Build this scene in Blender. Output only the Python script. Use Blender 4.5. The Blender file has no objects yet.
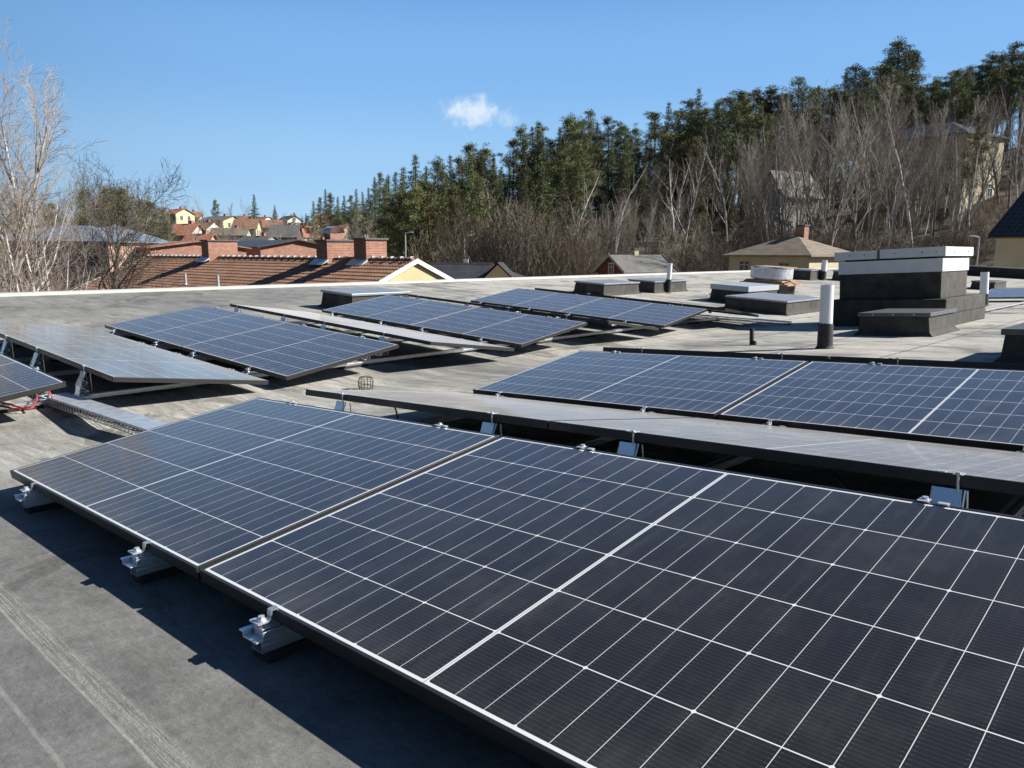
import bpy, math, random
import numpy as np
from mathutils import Matrix, Vector
R = math.radians
random.seed(7)
scn = bpy.context.scene
col = scn.collection

# ------------------------------------------------------------------ camera
CAM = np.array([1.8693, -0.7952, 0.8005]); FPX = 771.6
YAW, PIT, ROL = R(-43.760), R(-9.625), R(0.105)
_f = np.array([math.sin(YAW)*math.cos(PIT), math.cos(YAW)*math.cos(PIT), math.sin(PIT)])
_r = np.cross(_f, [0, 0, 1]); _r /= np.linalg.norm(_r); _u = np.cross(_r, _f)
cr, ur = math.cos(ROL)*_r + math.sin(ROL)*_u, -math.sin(ROL)*_r + math.cos(ROL)*_u
cam = bpy.data.objects.new('camera', bpy.data.cameras.new('camera')); col.objects.link(cam)
cam.matrix_world = Matrix(((cr[0], ur[0], -_f[0], CAM[0]), (cr[1], ur[1], -_f[1], CAM[1]), (cr[2], ur[2], -_f[2], CAM[2]), (0, 0, 0, 1)))
cam.data.sensor_width = 36; cam.data.lens = 36*FPX/1024
cam.data.clip_start = 0.05; cam.data.clip_end = 8000
scn.camera = cam
def at(px, py, D):
    """world point seen at a pixel, at horizontal distance D"""
    d = _f + (px-512)/FPX*cr - (py-384)/FPX*ur
    return CAM + d*D/math.hypot(d[0], d[1])

# ------------------------------------------------------------------ world, sun, exposure
SUN = Vector((0.593, 0.590, 0.549)).normalized()
w = bpy.data.worlds.new('World'); scn.world = w; w.use_nodes = True
nt = w.node_tree; nt.nodes.clear()
def N(nt, t, **k):
    n = nt.nodes.new(t)
    for a, b in k.items(): setattr(n, a, b)
    return n
sky = N(nt, 'ShaderNodeTexSky', sky_type='NISHITA', sun_disc=False)
sky.sun_elevation = math.asin(SUN.z); sky.sun_rotation = math.atan2(SUN.x, SUN.y)
sky.air_density = 1.0; sky.dust_density = 0.35; sky.ozone_density = 2.2; sky.altitude = 100
bg = N(nt, 'ShaderNodeBackground'); bg.inputs[1].default_value = 0.08
SKYGAIN = .60/.08
wo = N(nt, 'ShaderNodeOutputWorld')
# one small cloud up in the sky dome
tc = N(nt, 'ShaderNodeTexCoord')
def cloudmask(px, py, rad, seed, squash):
    c = at(px, py, 1.0)-CAM; c /= np.linalg.norm(c)
    sub = N(nt, 'ShaderNodeVectorMath', operation='SUBTRACT'); nt.links.new(tc.outputs['Generated'], sub.inputs[0]); sub.inputs[1].default_value = c
    sc = N(nt, 'ShaderNodeVectorMath', operation='MULTIPLY'); nt.links.new(sub.outputs[0], sc.inputs[0]); sc.inputs[1].default_value = (1, 1, squash)
    no = N(nt, 'ShaderNodeTexNoise'); no.inputs['Scale'].default_value = 60; no.inputs['Detail'].default_value = 6; no.inputs['Roughness'].default_value = .6
    of = N(nt, 'ShaderNodeVectorMath', operation='ADD'); nt.links.new(tc.outputs['Generated'], of.inputs[0]); of.inputs[1].default_value = (seed, 0, 0)
    nt.links.new(of.outputs[0], no.inputs['Vector'])
    ln = N(nt, 'ShaderNodeVectorMath', operation='LENGTH'); nt.links.new(sc.outputs[0], ln.inputs[0])
    a = N(nt, 'ShaderNodeMath', operation='MULTIPLY_ADD'); nt.links.new(no.outputs['Fac'], a.inputs[0]); a.inputs[1].default_value = -rad*2.6
    nt.links.new(ln.outputs['Value'], a.inputs[2])
    mr = N(nt, 'ShaderNodeMapRange', interpolation_type='SMOOTHSTEP'); nt.links.new(a.outputs[0], mr.inputs['Value'])
    mr.inputs['From Min'].default_value = rad*0.05; mr.inputs['From Max'].default_value = -rad*1.25
    return mr
m1 = cloudmask(471, 111, .030, 3.3, 1.9); m2 = cloudmask(506, 117, .016, 1.1, 1.6)
m2s = N(nt, 'ShaderNodeMath', operation='MULTIPLY'); nt.links.new(m2.outputs[0], m2s.inputs[0]); m2s.inputs[1].default_value = .45
mx = N(nt, 'ShaderNodeMath', operation='MAXIMUM'); nt.links.new(m1.outputs[0], mx.inputs[0]); nt.links.new(m2s.outputs[0], mx.inputs[1])
ms = N(nt, 'ShaderNodeMath', operation='MULTIPLY'); nt.links.new(mx.outputs[0], ms.inputs[0]); ms.inputs[1].default_value = .62
# clear cold spring air: the sky model's warm horizon band is blended with a clean blue gradient by elevation
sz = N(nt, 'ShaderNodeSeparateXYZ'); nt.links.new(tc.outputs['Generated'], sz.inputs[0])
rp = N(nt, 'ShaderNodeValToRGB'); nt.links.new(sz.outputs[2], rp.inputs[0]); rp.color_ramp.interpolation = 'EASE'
SK = [(0.0, (.42, .66, .90)), (.10, (.31, .56, .87)), (.22, (.205, .45, .83)), (.36, (.115, .305, .69)), (.58, (.030, .095, .25)), (1.0, (.014, .05, .14))]  # stops above the view darkened to lower the fill light
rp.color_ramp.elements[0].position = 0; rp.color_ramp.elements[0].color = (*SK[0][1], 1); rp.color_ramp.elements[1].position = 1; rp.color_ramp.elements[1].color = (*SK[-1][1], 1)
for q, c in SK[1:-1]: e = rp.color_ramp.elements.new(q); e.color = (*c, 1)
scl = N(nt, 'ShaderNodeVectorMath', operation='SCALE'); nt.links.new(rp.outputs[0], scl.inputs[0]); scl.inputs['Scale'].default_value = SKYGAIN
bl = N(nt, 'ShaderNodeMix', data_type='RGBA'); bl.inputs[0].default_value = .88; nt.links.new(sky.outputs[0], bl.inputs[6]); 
# dome dimmed behind the viewer, added to cut fill on shaded faces
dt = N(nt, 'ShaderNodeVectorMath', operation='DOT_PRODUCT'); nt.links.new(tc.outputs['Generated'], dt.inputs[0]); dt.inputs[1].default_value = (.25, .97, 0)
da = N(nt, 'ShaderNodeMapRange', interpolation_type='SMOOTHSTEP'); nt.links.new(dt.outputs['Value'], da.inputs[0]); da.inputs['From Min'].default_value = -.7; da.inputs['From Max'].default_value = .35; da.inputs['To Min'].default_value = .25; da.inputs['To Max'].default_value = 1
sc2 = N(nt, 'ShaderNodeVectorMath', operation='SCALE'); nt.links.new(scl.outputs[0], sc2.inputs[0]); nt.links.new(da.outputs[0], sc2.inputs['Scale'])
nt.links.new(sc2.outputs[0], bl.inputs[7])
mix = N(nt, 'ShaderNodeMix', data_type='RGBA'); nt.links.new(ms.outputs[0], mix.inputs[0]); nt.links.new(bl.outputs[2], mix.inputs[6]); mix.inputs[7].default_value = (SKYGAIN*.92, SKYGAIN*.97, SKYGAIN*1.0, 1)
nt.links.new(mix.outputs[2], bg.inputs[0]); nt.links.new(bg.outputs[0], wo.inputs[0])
sun = bpy.data.objects.new('sun', bpy.data.lights.new('sun', 'SUN')); col.objects.link(sun)
sun.data.energy = 5.0; sun.data.angle = R(0.53); sun.data.color = (1, .955, .88)
sun.rotation_euler = SUN.to_track_quat('Z', 'Y').to_euler()
scn.view_settings.view_transform = 'Standard'; scn.view_settings.look = 'None'
scn.view_settings.exposure = 0.85; scn.view_settings.gamma = 1

# ------------------------------------------------------------------ helpers
def tag(o, label=None, cat=None, group=None, kind=None):
    if label: o['label'] = label
    if cat: o['category'] = cat
    if group: o['group'] = group
    if kind: o['kind'] = kind
    return o
def empty(name, M, label=None, cat=None, group=None):
    o = bpy.data.objects.new(name, None); col.objects.link(o); o.empty_display_size = .1
    o.matrix_world = M if isinstance(M, Matrix) else Matrix.Translation(Vector(M))
    return tag(o, label, cat, group)
def copy_tree(o, M=None, label=None, parent=None):
    c = o.copy(); col.objects.link(c)
    if parent is not None: c.parent = parent; c.matrix_parent_inverse = Matrix.Identity(4)
    if M is not None: c.matrix_world = M
    if label: c['label'] = label
    for ch in list(o.children): copy_tree(ch, None, None, c)
    return c
class MB:
    def __init__(s): s.v = []; s.f = []; s.uv = None; s.mi = None
    def add(s, vs, fs):
        b = len(s.v); s.v += [tuple(float(c) for c in q) for q in vs]; s.f += [tuple(b+i for i in q) for q in fs]; return s
    def box(s, x0, x1, y0, y1, z0, z1, M=None):
        vs = [(x, y, z) for x in (x0, x1) for y in (y0, y1) for z in (z0, z1)]
        if M is not None: vs = [tuple(M @ Vector(q)) for q in vs]
        return s.add(vs, [(0, 1, 3, 2), (4, 6, 7, 5), (0, 4, 5, 1), (2, 3, 7, 6), (0, 2, 6, 4), (1, 5, 7, 3)])
    def tube(s, pts, rad, n=6, cap=True):
        pts = [np.array(p, float) for p in pts]
        if not hasattr(rad, '__len__'): rad = [rad]*len(pts)
        b = len(s.v); k = len(pts)
        for i, p in enumerate(pts):
            d = pts[min(i+1, k-1)]-pts[max(i-1, 0)]; d = d/(np.linalg.norm(d)+1e-9)
            a = np.array([1., 0, 0]) if abs(d[0]) < .8 else np.array([0, 1., 0])
            u = np.cross(d, a); u /= np.linalg.norm(u); v = np.cross(d, u)
            for j in range(n):
                t = 2*math.pi*j/n; q = p+rad[i]*(math.cos(t)*u+math.sin(t)*v); s.v.append((q[0], q[1], q[2]))
        for i in range(k-1):
            for j in range(n):
                j2 = (j+1) % n
                s.f.append((b+i*n+j, b+i*n+j2, b+(i+1)*n+j2, b+(i+1)*n+j))
        if cap: s.f.append(tuple(b+j for j in range(n))[::-1]); s.f.append(tuple(b+(k-1)*n+j for j in range(n)))
        return s
    def mesh(s, name, m, smooth=False):
        me = bpy.data.meshes.new(name); me.from_pydata(s.v, [], s.f)
        if s.uv is not None:
            l = me.uv_layers.new(name='uv'); l.data.foreach_set('uv', np.array(s.uv, float).ravel())
        if m is not None: me.materials.append(m)
        if smooth: me.polygons.foreach_set('use_smooth', [True]*len(me.polygons))
        me.update(); return me
    def build(s, name, m, parent=None, M=None, smooth=False, bevel=0):
        o = bpy.data.objects.new(name, s.mesh(name, m, smooth)); col.objects.link(o)
        if parent is not None: o.parent = parent
        if M is not None: o.matrix_world = M
        if bevel:
            b = o.modifiers.new('bevel', 'BEVEL'); b.width = bevel; b.segments = 2; b.limit_method = 'ANGLE'
        return o

def mat(name, colr, rough=.8, metal=0, noise=0, nscale=5, bump=0, bscale=40, spec=.5, colr2=None, coord='Object', detail=5):
    m = bpy.data.materials.new(name); m.use_nodes = True; t = m.node_tree; p = t.nodes['Principled BSDF']
    p.inputs['Base Color'].default_value = (*colr, 1); p.inputs['Roughness'].default_value = rough; p.inputs['Metallic'].default_value = metal
    p.inputs['Specular IOR Level'].default_value = spec
    tcn = N(t, 'ShaderNodeTexCoord')
    if noise or colr2:
        no = N(t, 'ShaderNodeTexNoise'); no.inputs['Scale'].default_value = nscale; no.inputs['Detail'].default_value = detail; no.inputs['Roughness'].default_value = .65
        t.links.new(tcn.outputs[coord], no.inputs['Vector'])
        rp = N(t, 'ShaderNodeValToRGB'); rp.color_ramp.elements[0].position = .32; rp.color_ramp.elements[1].position = .68
        c2 = colr2 if colr2 else tuple(c*(1+noise) for c in colr); c1 = colr if colr2 else tuple(c*(1-noise) for c in colr)
        rp.color_ramp.elements[0].color = (*c1, 1); rp.color_ramp.elements[1].color = (*c2, 1)
        t.links.new(no.outputs['Fac'], rp.inputs[0]); t.links.new(rp.outputs[0], p.inputs['Base Color'])
    if bump:
        nb = N(t, 'ShaderNodeTexNoise'); nb.inputs['Scale'].default_value = bscale; nb.inputs['Detail'].default_value = 4
        t.links.new(tcn.outputs[coord], nb.inputs['Vector'])
        bp = N(t, 'ShaderNodeBump'); bp.inputs['Strength'].default_value = bump; bp.inputs['Distance'].default_value = .01
        t.links.new(nb.outputs['Fac'], bp.inputs['Height']); t.links.new(bp.outputs[0], p.inputs['Normal'])
    return m

# math-node shorthand
class G:
    def __init__(s, t): s.t = t
    def m(s, op, a, b=None, c=None):
        n = N(s.t, 'ShaderNodeMath', operation=op)
        for i, q in enumerate((a, b, c)):
            if q is None: continue
            if hasattr(q, 'links'): s.t.links.new(q, n.inputs[i])
            else: n.inputs[i].default_value = q
        return n.outputs[0]
    def mix(s, f, a, b):
        n = N(s.t, 'ShaderNodeMix', data_type='RGBA')
        for i, q in ((0, f), (6, a), (7, b)):
            if hasattr(q, 'links'): s.t.links.new(q, n.inputs[i])
            else: n.inputs[i].default_value = q if i == 0 else (*q, 1)
        return n.outputs[2]
    def noise(s, vec, scale, detail=5, rough=.6, dist=0):
        n = N(s.t, 'ShaderNodeTexNoise'); s.t.links.new(vec, n.inputs['Vector']); n.inputs['Scale'].default_value = scale
        n.inputs['Detail'].default_value = detail; n.inputs['Roughness'].default_value = rough; n.inputs['Distortion'].default_value = dist; return n.outputs['Fac']
    def mapv(s, vec, scale, loc=(0, 0, 0), rot=(0, 0, 0)):
        n = N(s.t, 'ShaderNodeMapping'); s.t.links.new(vec, n.inputs[0]); n.inputs['Scale'].default_value = scale; n.inputs['Location'].default_value = loc; n.inputs['Rotation'].default_value = rot; return n.outputs[0]
    def rng(s, v, a, b, c=0, d=1, smooth=True):
        n = N(s.t, 'ShaderNodeMapRange', interpolation_type='SMOOTHSTEP' if smooth else 'LINEAR'); s.t.links.new(v, n.inputs[0])
        for i, q in enumerate((a, b, c, d)): n.inputs[i+1].default_value = q
        return n.outputs[0]

# ------------------------------------------------------------------ frames of the two roof slopes
g3 = R(3.0)
GN = Matrix(((math.cos(g3), 0, -math.sin(g3), 0), (0, 1, 0, 0), (math.sin(g3), 0, math.cos(g3), 0), (0, 0, 0, 1)))
_yw, _ty = R(1.8), R(5.9)
MF = GN @ Matrix.Translation((-3.5, 2.26, .03)) @ Matrix.Rotation(_yw, 4, 'Z') @ Matrix.Rotation(_ty, 4, 'Y')
MN = GN
ZR = -.105                       # roof surface below the panels' low edge
TILT = R(8.02)
L_, W_ = 1.762, 1.134

# ------------------------------------------------------------------ materials
def membrane():
    m = bpy.data.materials.new('roof_membrane'); m.use_nodes = True; t = m.node_tree; p = t.nodes['Principled BSDF']; g = G(t)
    tcn = N(t, 'ShaderNodeTexCoord'); v = tcn.outputs['Object']
    sx = N(t, 'ShaderNodeSeparateXYZ'); t.links.new(v, sx.inputs[0]); X, Y = sx.outputs[0], sx.outputs[1]
    n1 = g.noise(v, .55, 6, .62, .6); n2 = g.noise(v, 3.2, 6, .7, .4); n3 = g.noise(v, 60, 3, .6)
    st = g.noise(g.mapv(v, (.35, 2.6, 1)), 1.6, 6, .65, .5)
    st2 = g.noise(g.mapv(v, (1.1, 9, 1)), 2.2, 5, .7, .8)
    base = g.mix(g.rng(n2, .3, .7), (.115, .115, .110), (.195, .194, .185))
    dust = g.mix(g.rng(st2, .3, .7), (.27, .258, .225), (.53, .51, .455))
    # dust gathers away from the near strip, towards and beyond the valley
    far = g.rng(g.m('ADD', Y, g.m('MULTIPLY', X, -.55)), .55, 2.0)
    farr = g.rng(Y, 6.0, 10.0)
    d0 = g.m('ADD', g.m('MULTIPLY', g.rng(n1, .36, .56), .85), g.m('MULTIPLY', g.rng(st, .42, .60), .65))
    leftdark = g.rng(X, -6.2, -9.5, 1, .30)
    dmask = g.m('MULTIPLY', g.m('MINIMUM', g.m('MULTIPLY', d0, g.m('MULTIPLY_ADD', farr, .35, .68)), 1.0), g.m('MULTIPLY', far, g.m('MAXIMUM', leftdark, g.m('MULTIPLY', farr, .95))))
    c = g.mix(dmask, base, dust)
    # dark dried puddle rings
    pud = g.rng(g.noise(g.mapv(v, (.8, 1, 1), (4.1, 2, 0)), 1.3, 5, .6, 1.6), .56, .61)
    c = g.mix(g.m('MULTIPLY', pud, .5), c, (.07, .068, .06))
    # scuffed bright lap joint and a thin one in front of the nearest row
    wob = g.m('MULTIPLY', g.m('SUBTRACT', g.noise(v, 2.0, 3), .5), .02)
    def lap(y0, wd, k, soft=.012):
        dd = g.m('ABSOLUTE', g.m('SUBTRACT', g.m('ADD', Y, wob), y0))
        return g.m('MULTIPLY', g.rng(dd, wd, wd+soft, 1, 0), k)
    sc = g.noise(g.mapv(v, (1.2, 42, 1)), 3, 5, .7); sc2 = g.noise(g.mapv(v, (30, 60, 1)), 3, 3, .7)
    l1 = g.m('MULTIPLY', lap(-.325, .016, 1, .018), g.m('MULTIPLY', g.rng(sc, .35, .6, .15, .85), g.rng(sc2, .3, .6, .35, .8)))
    c = g.mix(l1, c, (.30, .295, .27))
    l2 = g.m('MULTIPLY', lap(-.463, .0025, .6, .004), g.rng(n2, .3, .6))
    c = g.mix(l2, c, (.32, .31, .29))
    l1e = lap(-.352, .0015, .6, .003); c = g.mix(l1e, c, (.34, .33, .3))
    n4 = g.noise(v, 260, 2, .6); fine = g.m('MULTIPLY', g.m('MULTIPLY_ADD', n3, .6, .7), g.m('MULTIPLY_ADD', n4, .8, .6))
    brk = g.m('MULTIPLY_ADD', g.noise(g.mapv(v, (5, 22, 1), rot=(0, 0, .5)), 4, 6, .75), .95, .52)
    mul = N(t, 'ShaderNodeVectorMath', operation='SCALE'); t.links.new(c, mul.inputs[0]); t.links.new(g.m('MULTIPLY', fine, brk), mul.inputs['Scale'])
    # sheet joints every 1.05 m
    fr = g.m('ABSOLUTE', g.m('SUBTRACT', g.m('FRACT', g.m('MULTIPLY', g.m('ADD', X, wob), 1/1.05)), .5))
    jn = g.m('MULTIPLY', g.rng(fr, .008, .014, 1, 0), g.rng(Y, 3.0, 4.0))
    c2 = g.mix(g.m('MULTIPLY', jn, .8), mul.outputs[0], (.06, .06, .055))
    t.links.new(c2, p.inputs['Base Color']); p.inputs['Roughness'].default_value = .82; p.inputs['Specular IOR Level'].default_value = .35
    bp = N(t, 'ShaderNodeBump'); bp.inputs['Strength'].default_value = .5; bp.inputs['Distance'].default_value = .006
    hsum = g.m('ADD', g.m('ADD', g.m('MULTIPLY', n3, .35), g.m('MULTIPLY', n2, 1.0)), g.m('MULTIPLY', l1, .6))
    t.links.new(hsum, bp.inputs['Height']); t.links.new(bp.outputs[0], p.inputs['Normal'])
    return m
def panel_glass():
    m = bpy.data.materials.new('solar_cells'); m.use_nodes = True; t = m.node_tree; p = t.nodes['Principled BSDF']; g = G(t)
    tcn = N(t, 'ShaderNodeTexCoord'); v = tcn.outputs['Object']
    sx = N(t, 'ShaderNodeSeparateXYZ'); t.links.new(v, sx.inputs[0]); X, Y = sx.outputs[0], sx.outputs[1]
    xc = g.m('ABSOLUTE', g.m('SUBTRACT', X, L_/2)); xm = g.m('SUBTRACT', xc, .0045)
    ym = g.m('SUBTRACT', Y, .0165)
    S = .0716; K = .1835
    def dist(v, per):
        q = g.m('DIVIDE', v, per); fr = g.m('SUBTRACT', q, g.m('ROUND', q)); return g.m('MULTIPLY', g.m('ABSOLUTE', fr), per)
    dx = dist(xm, S); dy = dist(ym, K); d3 = dist(xm, S*3)
    def lt(a, b): return g.m('LESS_THAN', a, b)
    def gt(a, b): return g.m('GREATER_THAN', a, b)
    sub = g.m('MULTIPLY', lt(dx, .00068), .9); colm = lt(dy, .0013)
    dots = lt(g.m('ADD', d3, dy), .0058)
    margin = g.m('MAXIMUM', gt(xm, 12*S), g.m('MAXIMUM', lt(ym, 0.0), gt(ym, 6*K)))
    div = lt(xm, 0.0)
    white = g.m('MAXIMUM', g.m('MAXIMUM', sub, colm), g.m('MAXIMUM', dots, g.m('MAXIMUM', margin, div)))
    # busbars: fine wires along the long side, brighter solder dots by the cell gaps
    db = dist(ym, K/18); bus = lt(db, .00032)
    pad = g.m('MULTIPLY', lt(db, .0007), g.m('MULTIPLY', lt(dx, .0075), gt(dx, .004)))
    cv = N(t, 'ShaderNodeCombineXYZ'); t.links.new(g.m('FLOOR', g.m('DIVIDE', X, S*3)), cv.inputs[0]); t.links.new(g.m('FLOOR', g.m('DIVIDE', ym, K)), cv.inputs[1])
    oi = N(t, 'ShaderNodeObjectInfo'); t.links.new(oi.outputs['Random'], cv.inputs[2])
    wn = N(t, 'ShaderNodeTexWhiteNoise'); t.links.new(cv.outputs[0], wn.inputs['Vector']); per = wn.outputs['Value']
    wv = N(t, 'ShaderNodeVectorMath', operation='ADD'); t.links.new(v, wv.inputs[0]); cw_ = N(t, 'ShaderNodeCombineXYZ'); t.links.new(g.m('MULTIPLY', oi.outputs['Random'], 37.0), cw_.inputs[0]); t.links.new(cw_.outputs[0], wv.inputs[1]); v2 = wv.outputs[0]
    fing = g.m('MULTIPLY', g.noise(g.mapv(v, (6, 600, 1)), 1, 1), .004)
    cellc = g.mix(per, (.0075, .0078, .0110), (.0140, .0138, .0170))
    runs = g.rng(g.noise(g.mapv(v2, (16, 1.2, 1)), 1.5, 5, .65), .50, .72)        # rain runs down the slope
    edge = g.m('MULTIPLY', g.rng(Y, .02, .14, 1, 0), g.rng(g.noise(g.mapv(v2, (9, 3, 1)), 1, 4, .7), .3, .7))   # silt along the low edge
    dust = g.m('MINIMUM', g.m('ADD', g.m('ADD', g.rng(g.noise(v2, 5, 5, .7), .45, .75), g.m('MULTIPLY', runs, .8)), g.m('MULTIPLY', edge, 1.6)), 2.5)
    vo = N(t, 'ShaderNodeTexVoronoi'); t.links.new(v2, vo.inputs['Vector']); vo.inputs['Scale'].default_value = 4.5
    sv = N(t, 'ShaderNodeSeparateXYZ'); t.links.new(vo.outputs['Color'], sv.inputs[0])
    spot = g.m('MULTIPLY', g.m('LESS_THAN', g.m('ADD', vo.outputs['Distance'], g.m('MULTIPLY', g.noise(v2, 90, 3), .02)), .028), g.m('GREATER_THAN', sv.outputs[0], .80))
    c = g.mix(g.m('MULTIPLY', dust, .055), cellc, (.20, .19, .18))
    c = g.mix(g.m('MULTIPLY', bus, .30), c, (.15, .15, .155))
    c = g.mix(g.m('MULTIPLY', pad, .14), c, (.30, .30, .30))
    c = g.mix(white, c, (.72, .73, .73)); c = g.mix(g.m('MULTIPLY', spot, .55), c, (.42, .41, .36))
    grey = g.m('MULTIPLY', lt(xc, .0010), 1.0); c = g.mix(grey, c, (.22, .25, .28))
    t.links.new(c, p.inputs['Base Color'])
    # a thin even film of dust: the flatter one looks across it, the more of it one sees (1 - exp(-tau/cos))
    geo = N(t, 'ShaderNodeNewGeometry'); dt = N(t, 'ShaderNodeVectorMath', operation='DOT_PRODUCT'); t.links.new(geo.outputs['Incoming'], dt.inputs[0]); t.links.new(geo.outputs['True Normal'], dt.inputs[1])
    cosv = g.m('MAXIMUM', g.m('ABSOLUTE', dt.outputs['Value']), .03)
    film = g.m('SUBTRACT', 1.0, g.m('EXPONENT', g.m('DIVIDE', g.m('MULTIPLY_ADD', dust, -.0035, -.0075), g.m('POWER', cosv, 1.4))))
    df = N(t, 'ShaderNodeBsdfDiffuse'); df.inputs[0].default_value = (.59, .585, .575, 1)
    mxs = N(t, 'ShaderNodeMixShader'); t.links.new(film, mxs.inputs[0]); t.links.new(p.outputs[0], mxs.inputs[1]); t.links.new(df.outputs[0], mxs.inputs[2])
    t.links.new(mxs.outputs[0], t.nodes['Material Output'].inputs[0])
    p.inputs['Specular IOR Level'].default_value = .35; p.inputs['IOR'].default_value = 1.45
    rr = g.rng(dust, 0, 2, .07, .18, False); t.links.new(rr, p.inputs['Roughness'])
    bp = N(t, 'ShaderNodeBump'); bp.inputs['Strength'].default_value = .03; bp.inputs['Distance'].default_value = .002
    t.links.new(g.noise(v, 9, 2), bp.inputs['Height']); t.links.new(bp.outputs[0], p.inputs['Normal'])
    return m
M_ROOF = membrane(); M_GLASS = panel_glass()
M_BACK = mat('panel_back', (.10, .10, .11), .5)
M_FRAME = mat('anodised_frame', (.030, .029, .028), .38, .2)
M_ALU = mat('aluminium', (.72, .73, .75), .33, .85, noise=.12, nscale=30)
M_MIRR = mat('bright_aluminium', (.88, .90, .93), .22, 1)
M_GALV = mat('galvanised', (.58, .61, .64), .42, .6, noise=.2, nscale=14)
M_RUB = mat('rubber', (.02, .02, .02), .9)
M_BLK = mat('bitumen_black', (.022, .023, .024), .75, noise=.5, nscale=9, bump=.5, bscale=60)
M_BITL = mat('bitumen_slate', (.028, .027, .025), .9, colr2=(.080, .074, .062), nscale=5, bump=.9, bscale=70)
M_WHITE = mat('white_painted', (.70, .71, .72), .45, noise=.06, nscale=6)
M_LIDG = mat('grey_sheet_lid', (.30, .32, .34), .42, .4, noise=.12, nscale=6)
M_LIDB = mat('dark_sheet_lid', (.10, .105, .11), .5, .2, noise=.2, nscale=8)
M_WOOD = mat('weathered_ply', (.36, .22, .13), .8, noise=.3, nscale=9)
M_RED = mat('red_cable', (.45, .03, .03), .5)
M_CABLE = mat('black_cable', (.012, .012, .012), .5)

# ------------------------------------------------------------------ our building: roof in two slopes with a valley
def P4(M, x, y, z): return tuple(M @ Vector((x, y, z)))
VALF = .30
def valN(y):  # x of the valley in the N frame for a given F-frame y
    q = MN.inverted() @ (MF @ Vector((VALF, y, ZR))); return q
rb = MB()
ys = np.linspace(-14, 37.5, 60)
EDGE = -8.15
for fr, xs in (('F', np.linspace(EDGE, VALF, 16)), ('N', None)):
    b = len(rb.v); cnt = 0
    for y in ys:
        if fr == 'F':
            for x in xs: rb.v.append(P4(MF, x, y, ZR))
        else:
            q = valN(y)
            for k in range(16):
                x = q.x+(9.5-q.x)*k/15; rb.v.append(P4(MN, x, q.y, ZR))
    for i in range(len(ys)-1):
        for j in range(15): rb.f.append((b+i*16+j, b+i*16+j+1, b+(i+1)*16+j+1, b+(i+1)*16+j))
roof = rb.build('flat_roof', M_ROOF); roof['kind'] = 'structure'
wb = MB()
c1 = MF @ Vector((EDGE+.02, -13.9, 0)); c2 = MF @ Vector((EDGE+.02, 37.4, 0)); c3 = MN @ Vector((9.4, 37.3, 0)); c4 = MN @ Vector((9.4, -13.9, 0))
cv1 = MF @ Vector((VALF, -13.9, 0)); cv2 = MF @ Vector((VALF, 37.4, 0))
cs = [c1, c2, cv2, c3, c4, cv1]
wb.add([(c.x, c.y, -8) for c in cs]+[(c.x, c.y, c.z-.13) for c in cs], [(i, (i+1) % 6, 6+(i+1) % 6, 6+i) for i in range(6)])
wb.build('outer_wall', mat('render_wall', (.4, .36, .28), .9, noise=.15), roof)
fl = MB(); fl.box(EDGE-.06, EDGE+.10, -14, 37.5, ZR-.18, ZR+.045, MF)
fl.build('white_edge_flashing', mat('flashing_white', (.52, .515, .49), .5, noise=.08, nscale=3), roof)
pp = MB(); pp.box(-6.6, VALF, 37.0, 37.35, ZR, ZR+.42, MF); pa = pp.build('parapet', M_BLK, roof)
pp = MB(); pp.box(-6.65, VALF, 36.96, 37.39, ZR+.423, ZR+.46, MF); pp.build('coping', M_LIDG, pa)

# ------------------------------------------------------------------ solar panels
def make_panel():
    root = empty('solar_panel', Matrix.Identity(4), cat='solar panel')
    gm = MB().box(.006, L_-.006, .006, W_-.006, -.0055, -.0016); g_ = gm.build('cell_glass', M_GLASS, root)
    MB().box(.0095, L_-.0095, .0095, W_-.0095, -.0085, -.0060).build('back_sheet', M_BACK, root)
    fb = MB(); fw = .009
    fb.box(0, L_, 0, fw, -.033, 0); fb.box(0, L_, W_-fw, W_, -.033, 0)
    fb.box(0, fw, fw+.0005, W_-fw-.0005, -.033, -.0002); fb.box(L_-fw, L_, fw+.0005, W_-fw-.0005, -.033, -.0002)
    fb.box(.010, L_-.010, .010, .032, -.033, -.031); fb.box(.010, L_-.010, W_-.032, W_-.010, -.033, -.031)
    fb.build('frame', M_FRAME, root, bevel=.0008)
    jb = MB()
    jb.box(L_/2-.03, L_/2+.03, W_-.13, W_-.09, -.026, -.0087); jb.build('junction_box', M_CABLE, root)
    return root
PANEL0 = make_panel(); first_panel = [True]
def panel(frame, x, y, z, up, label, group):
    M = frame @ Matrix.Translation((x, y, z)) @ Matrix.Rotation(TILT if up else -TILT, 4, 'X')
    if first_panel[0]:
        o = PANEL0; o.matrix_world = M; o['label'] = label; first_panel[0] = False
    else: o = copy_tree(PANEL0, M, label)
    o['group'] = group; return o
PX = W_*math.cos(TILT); PZ = W_*math.sin(TILT); GAP = .31; VAL = .079
GN_ = 'solar panels in the near group'; GF_ = 'solar panels in the far left group'
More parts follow.
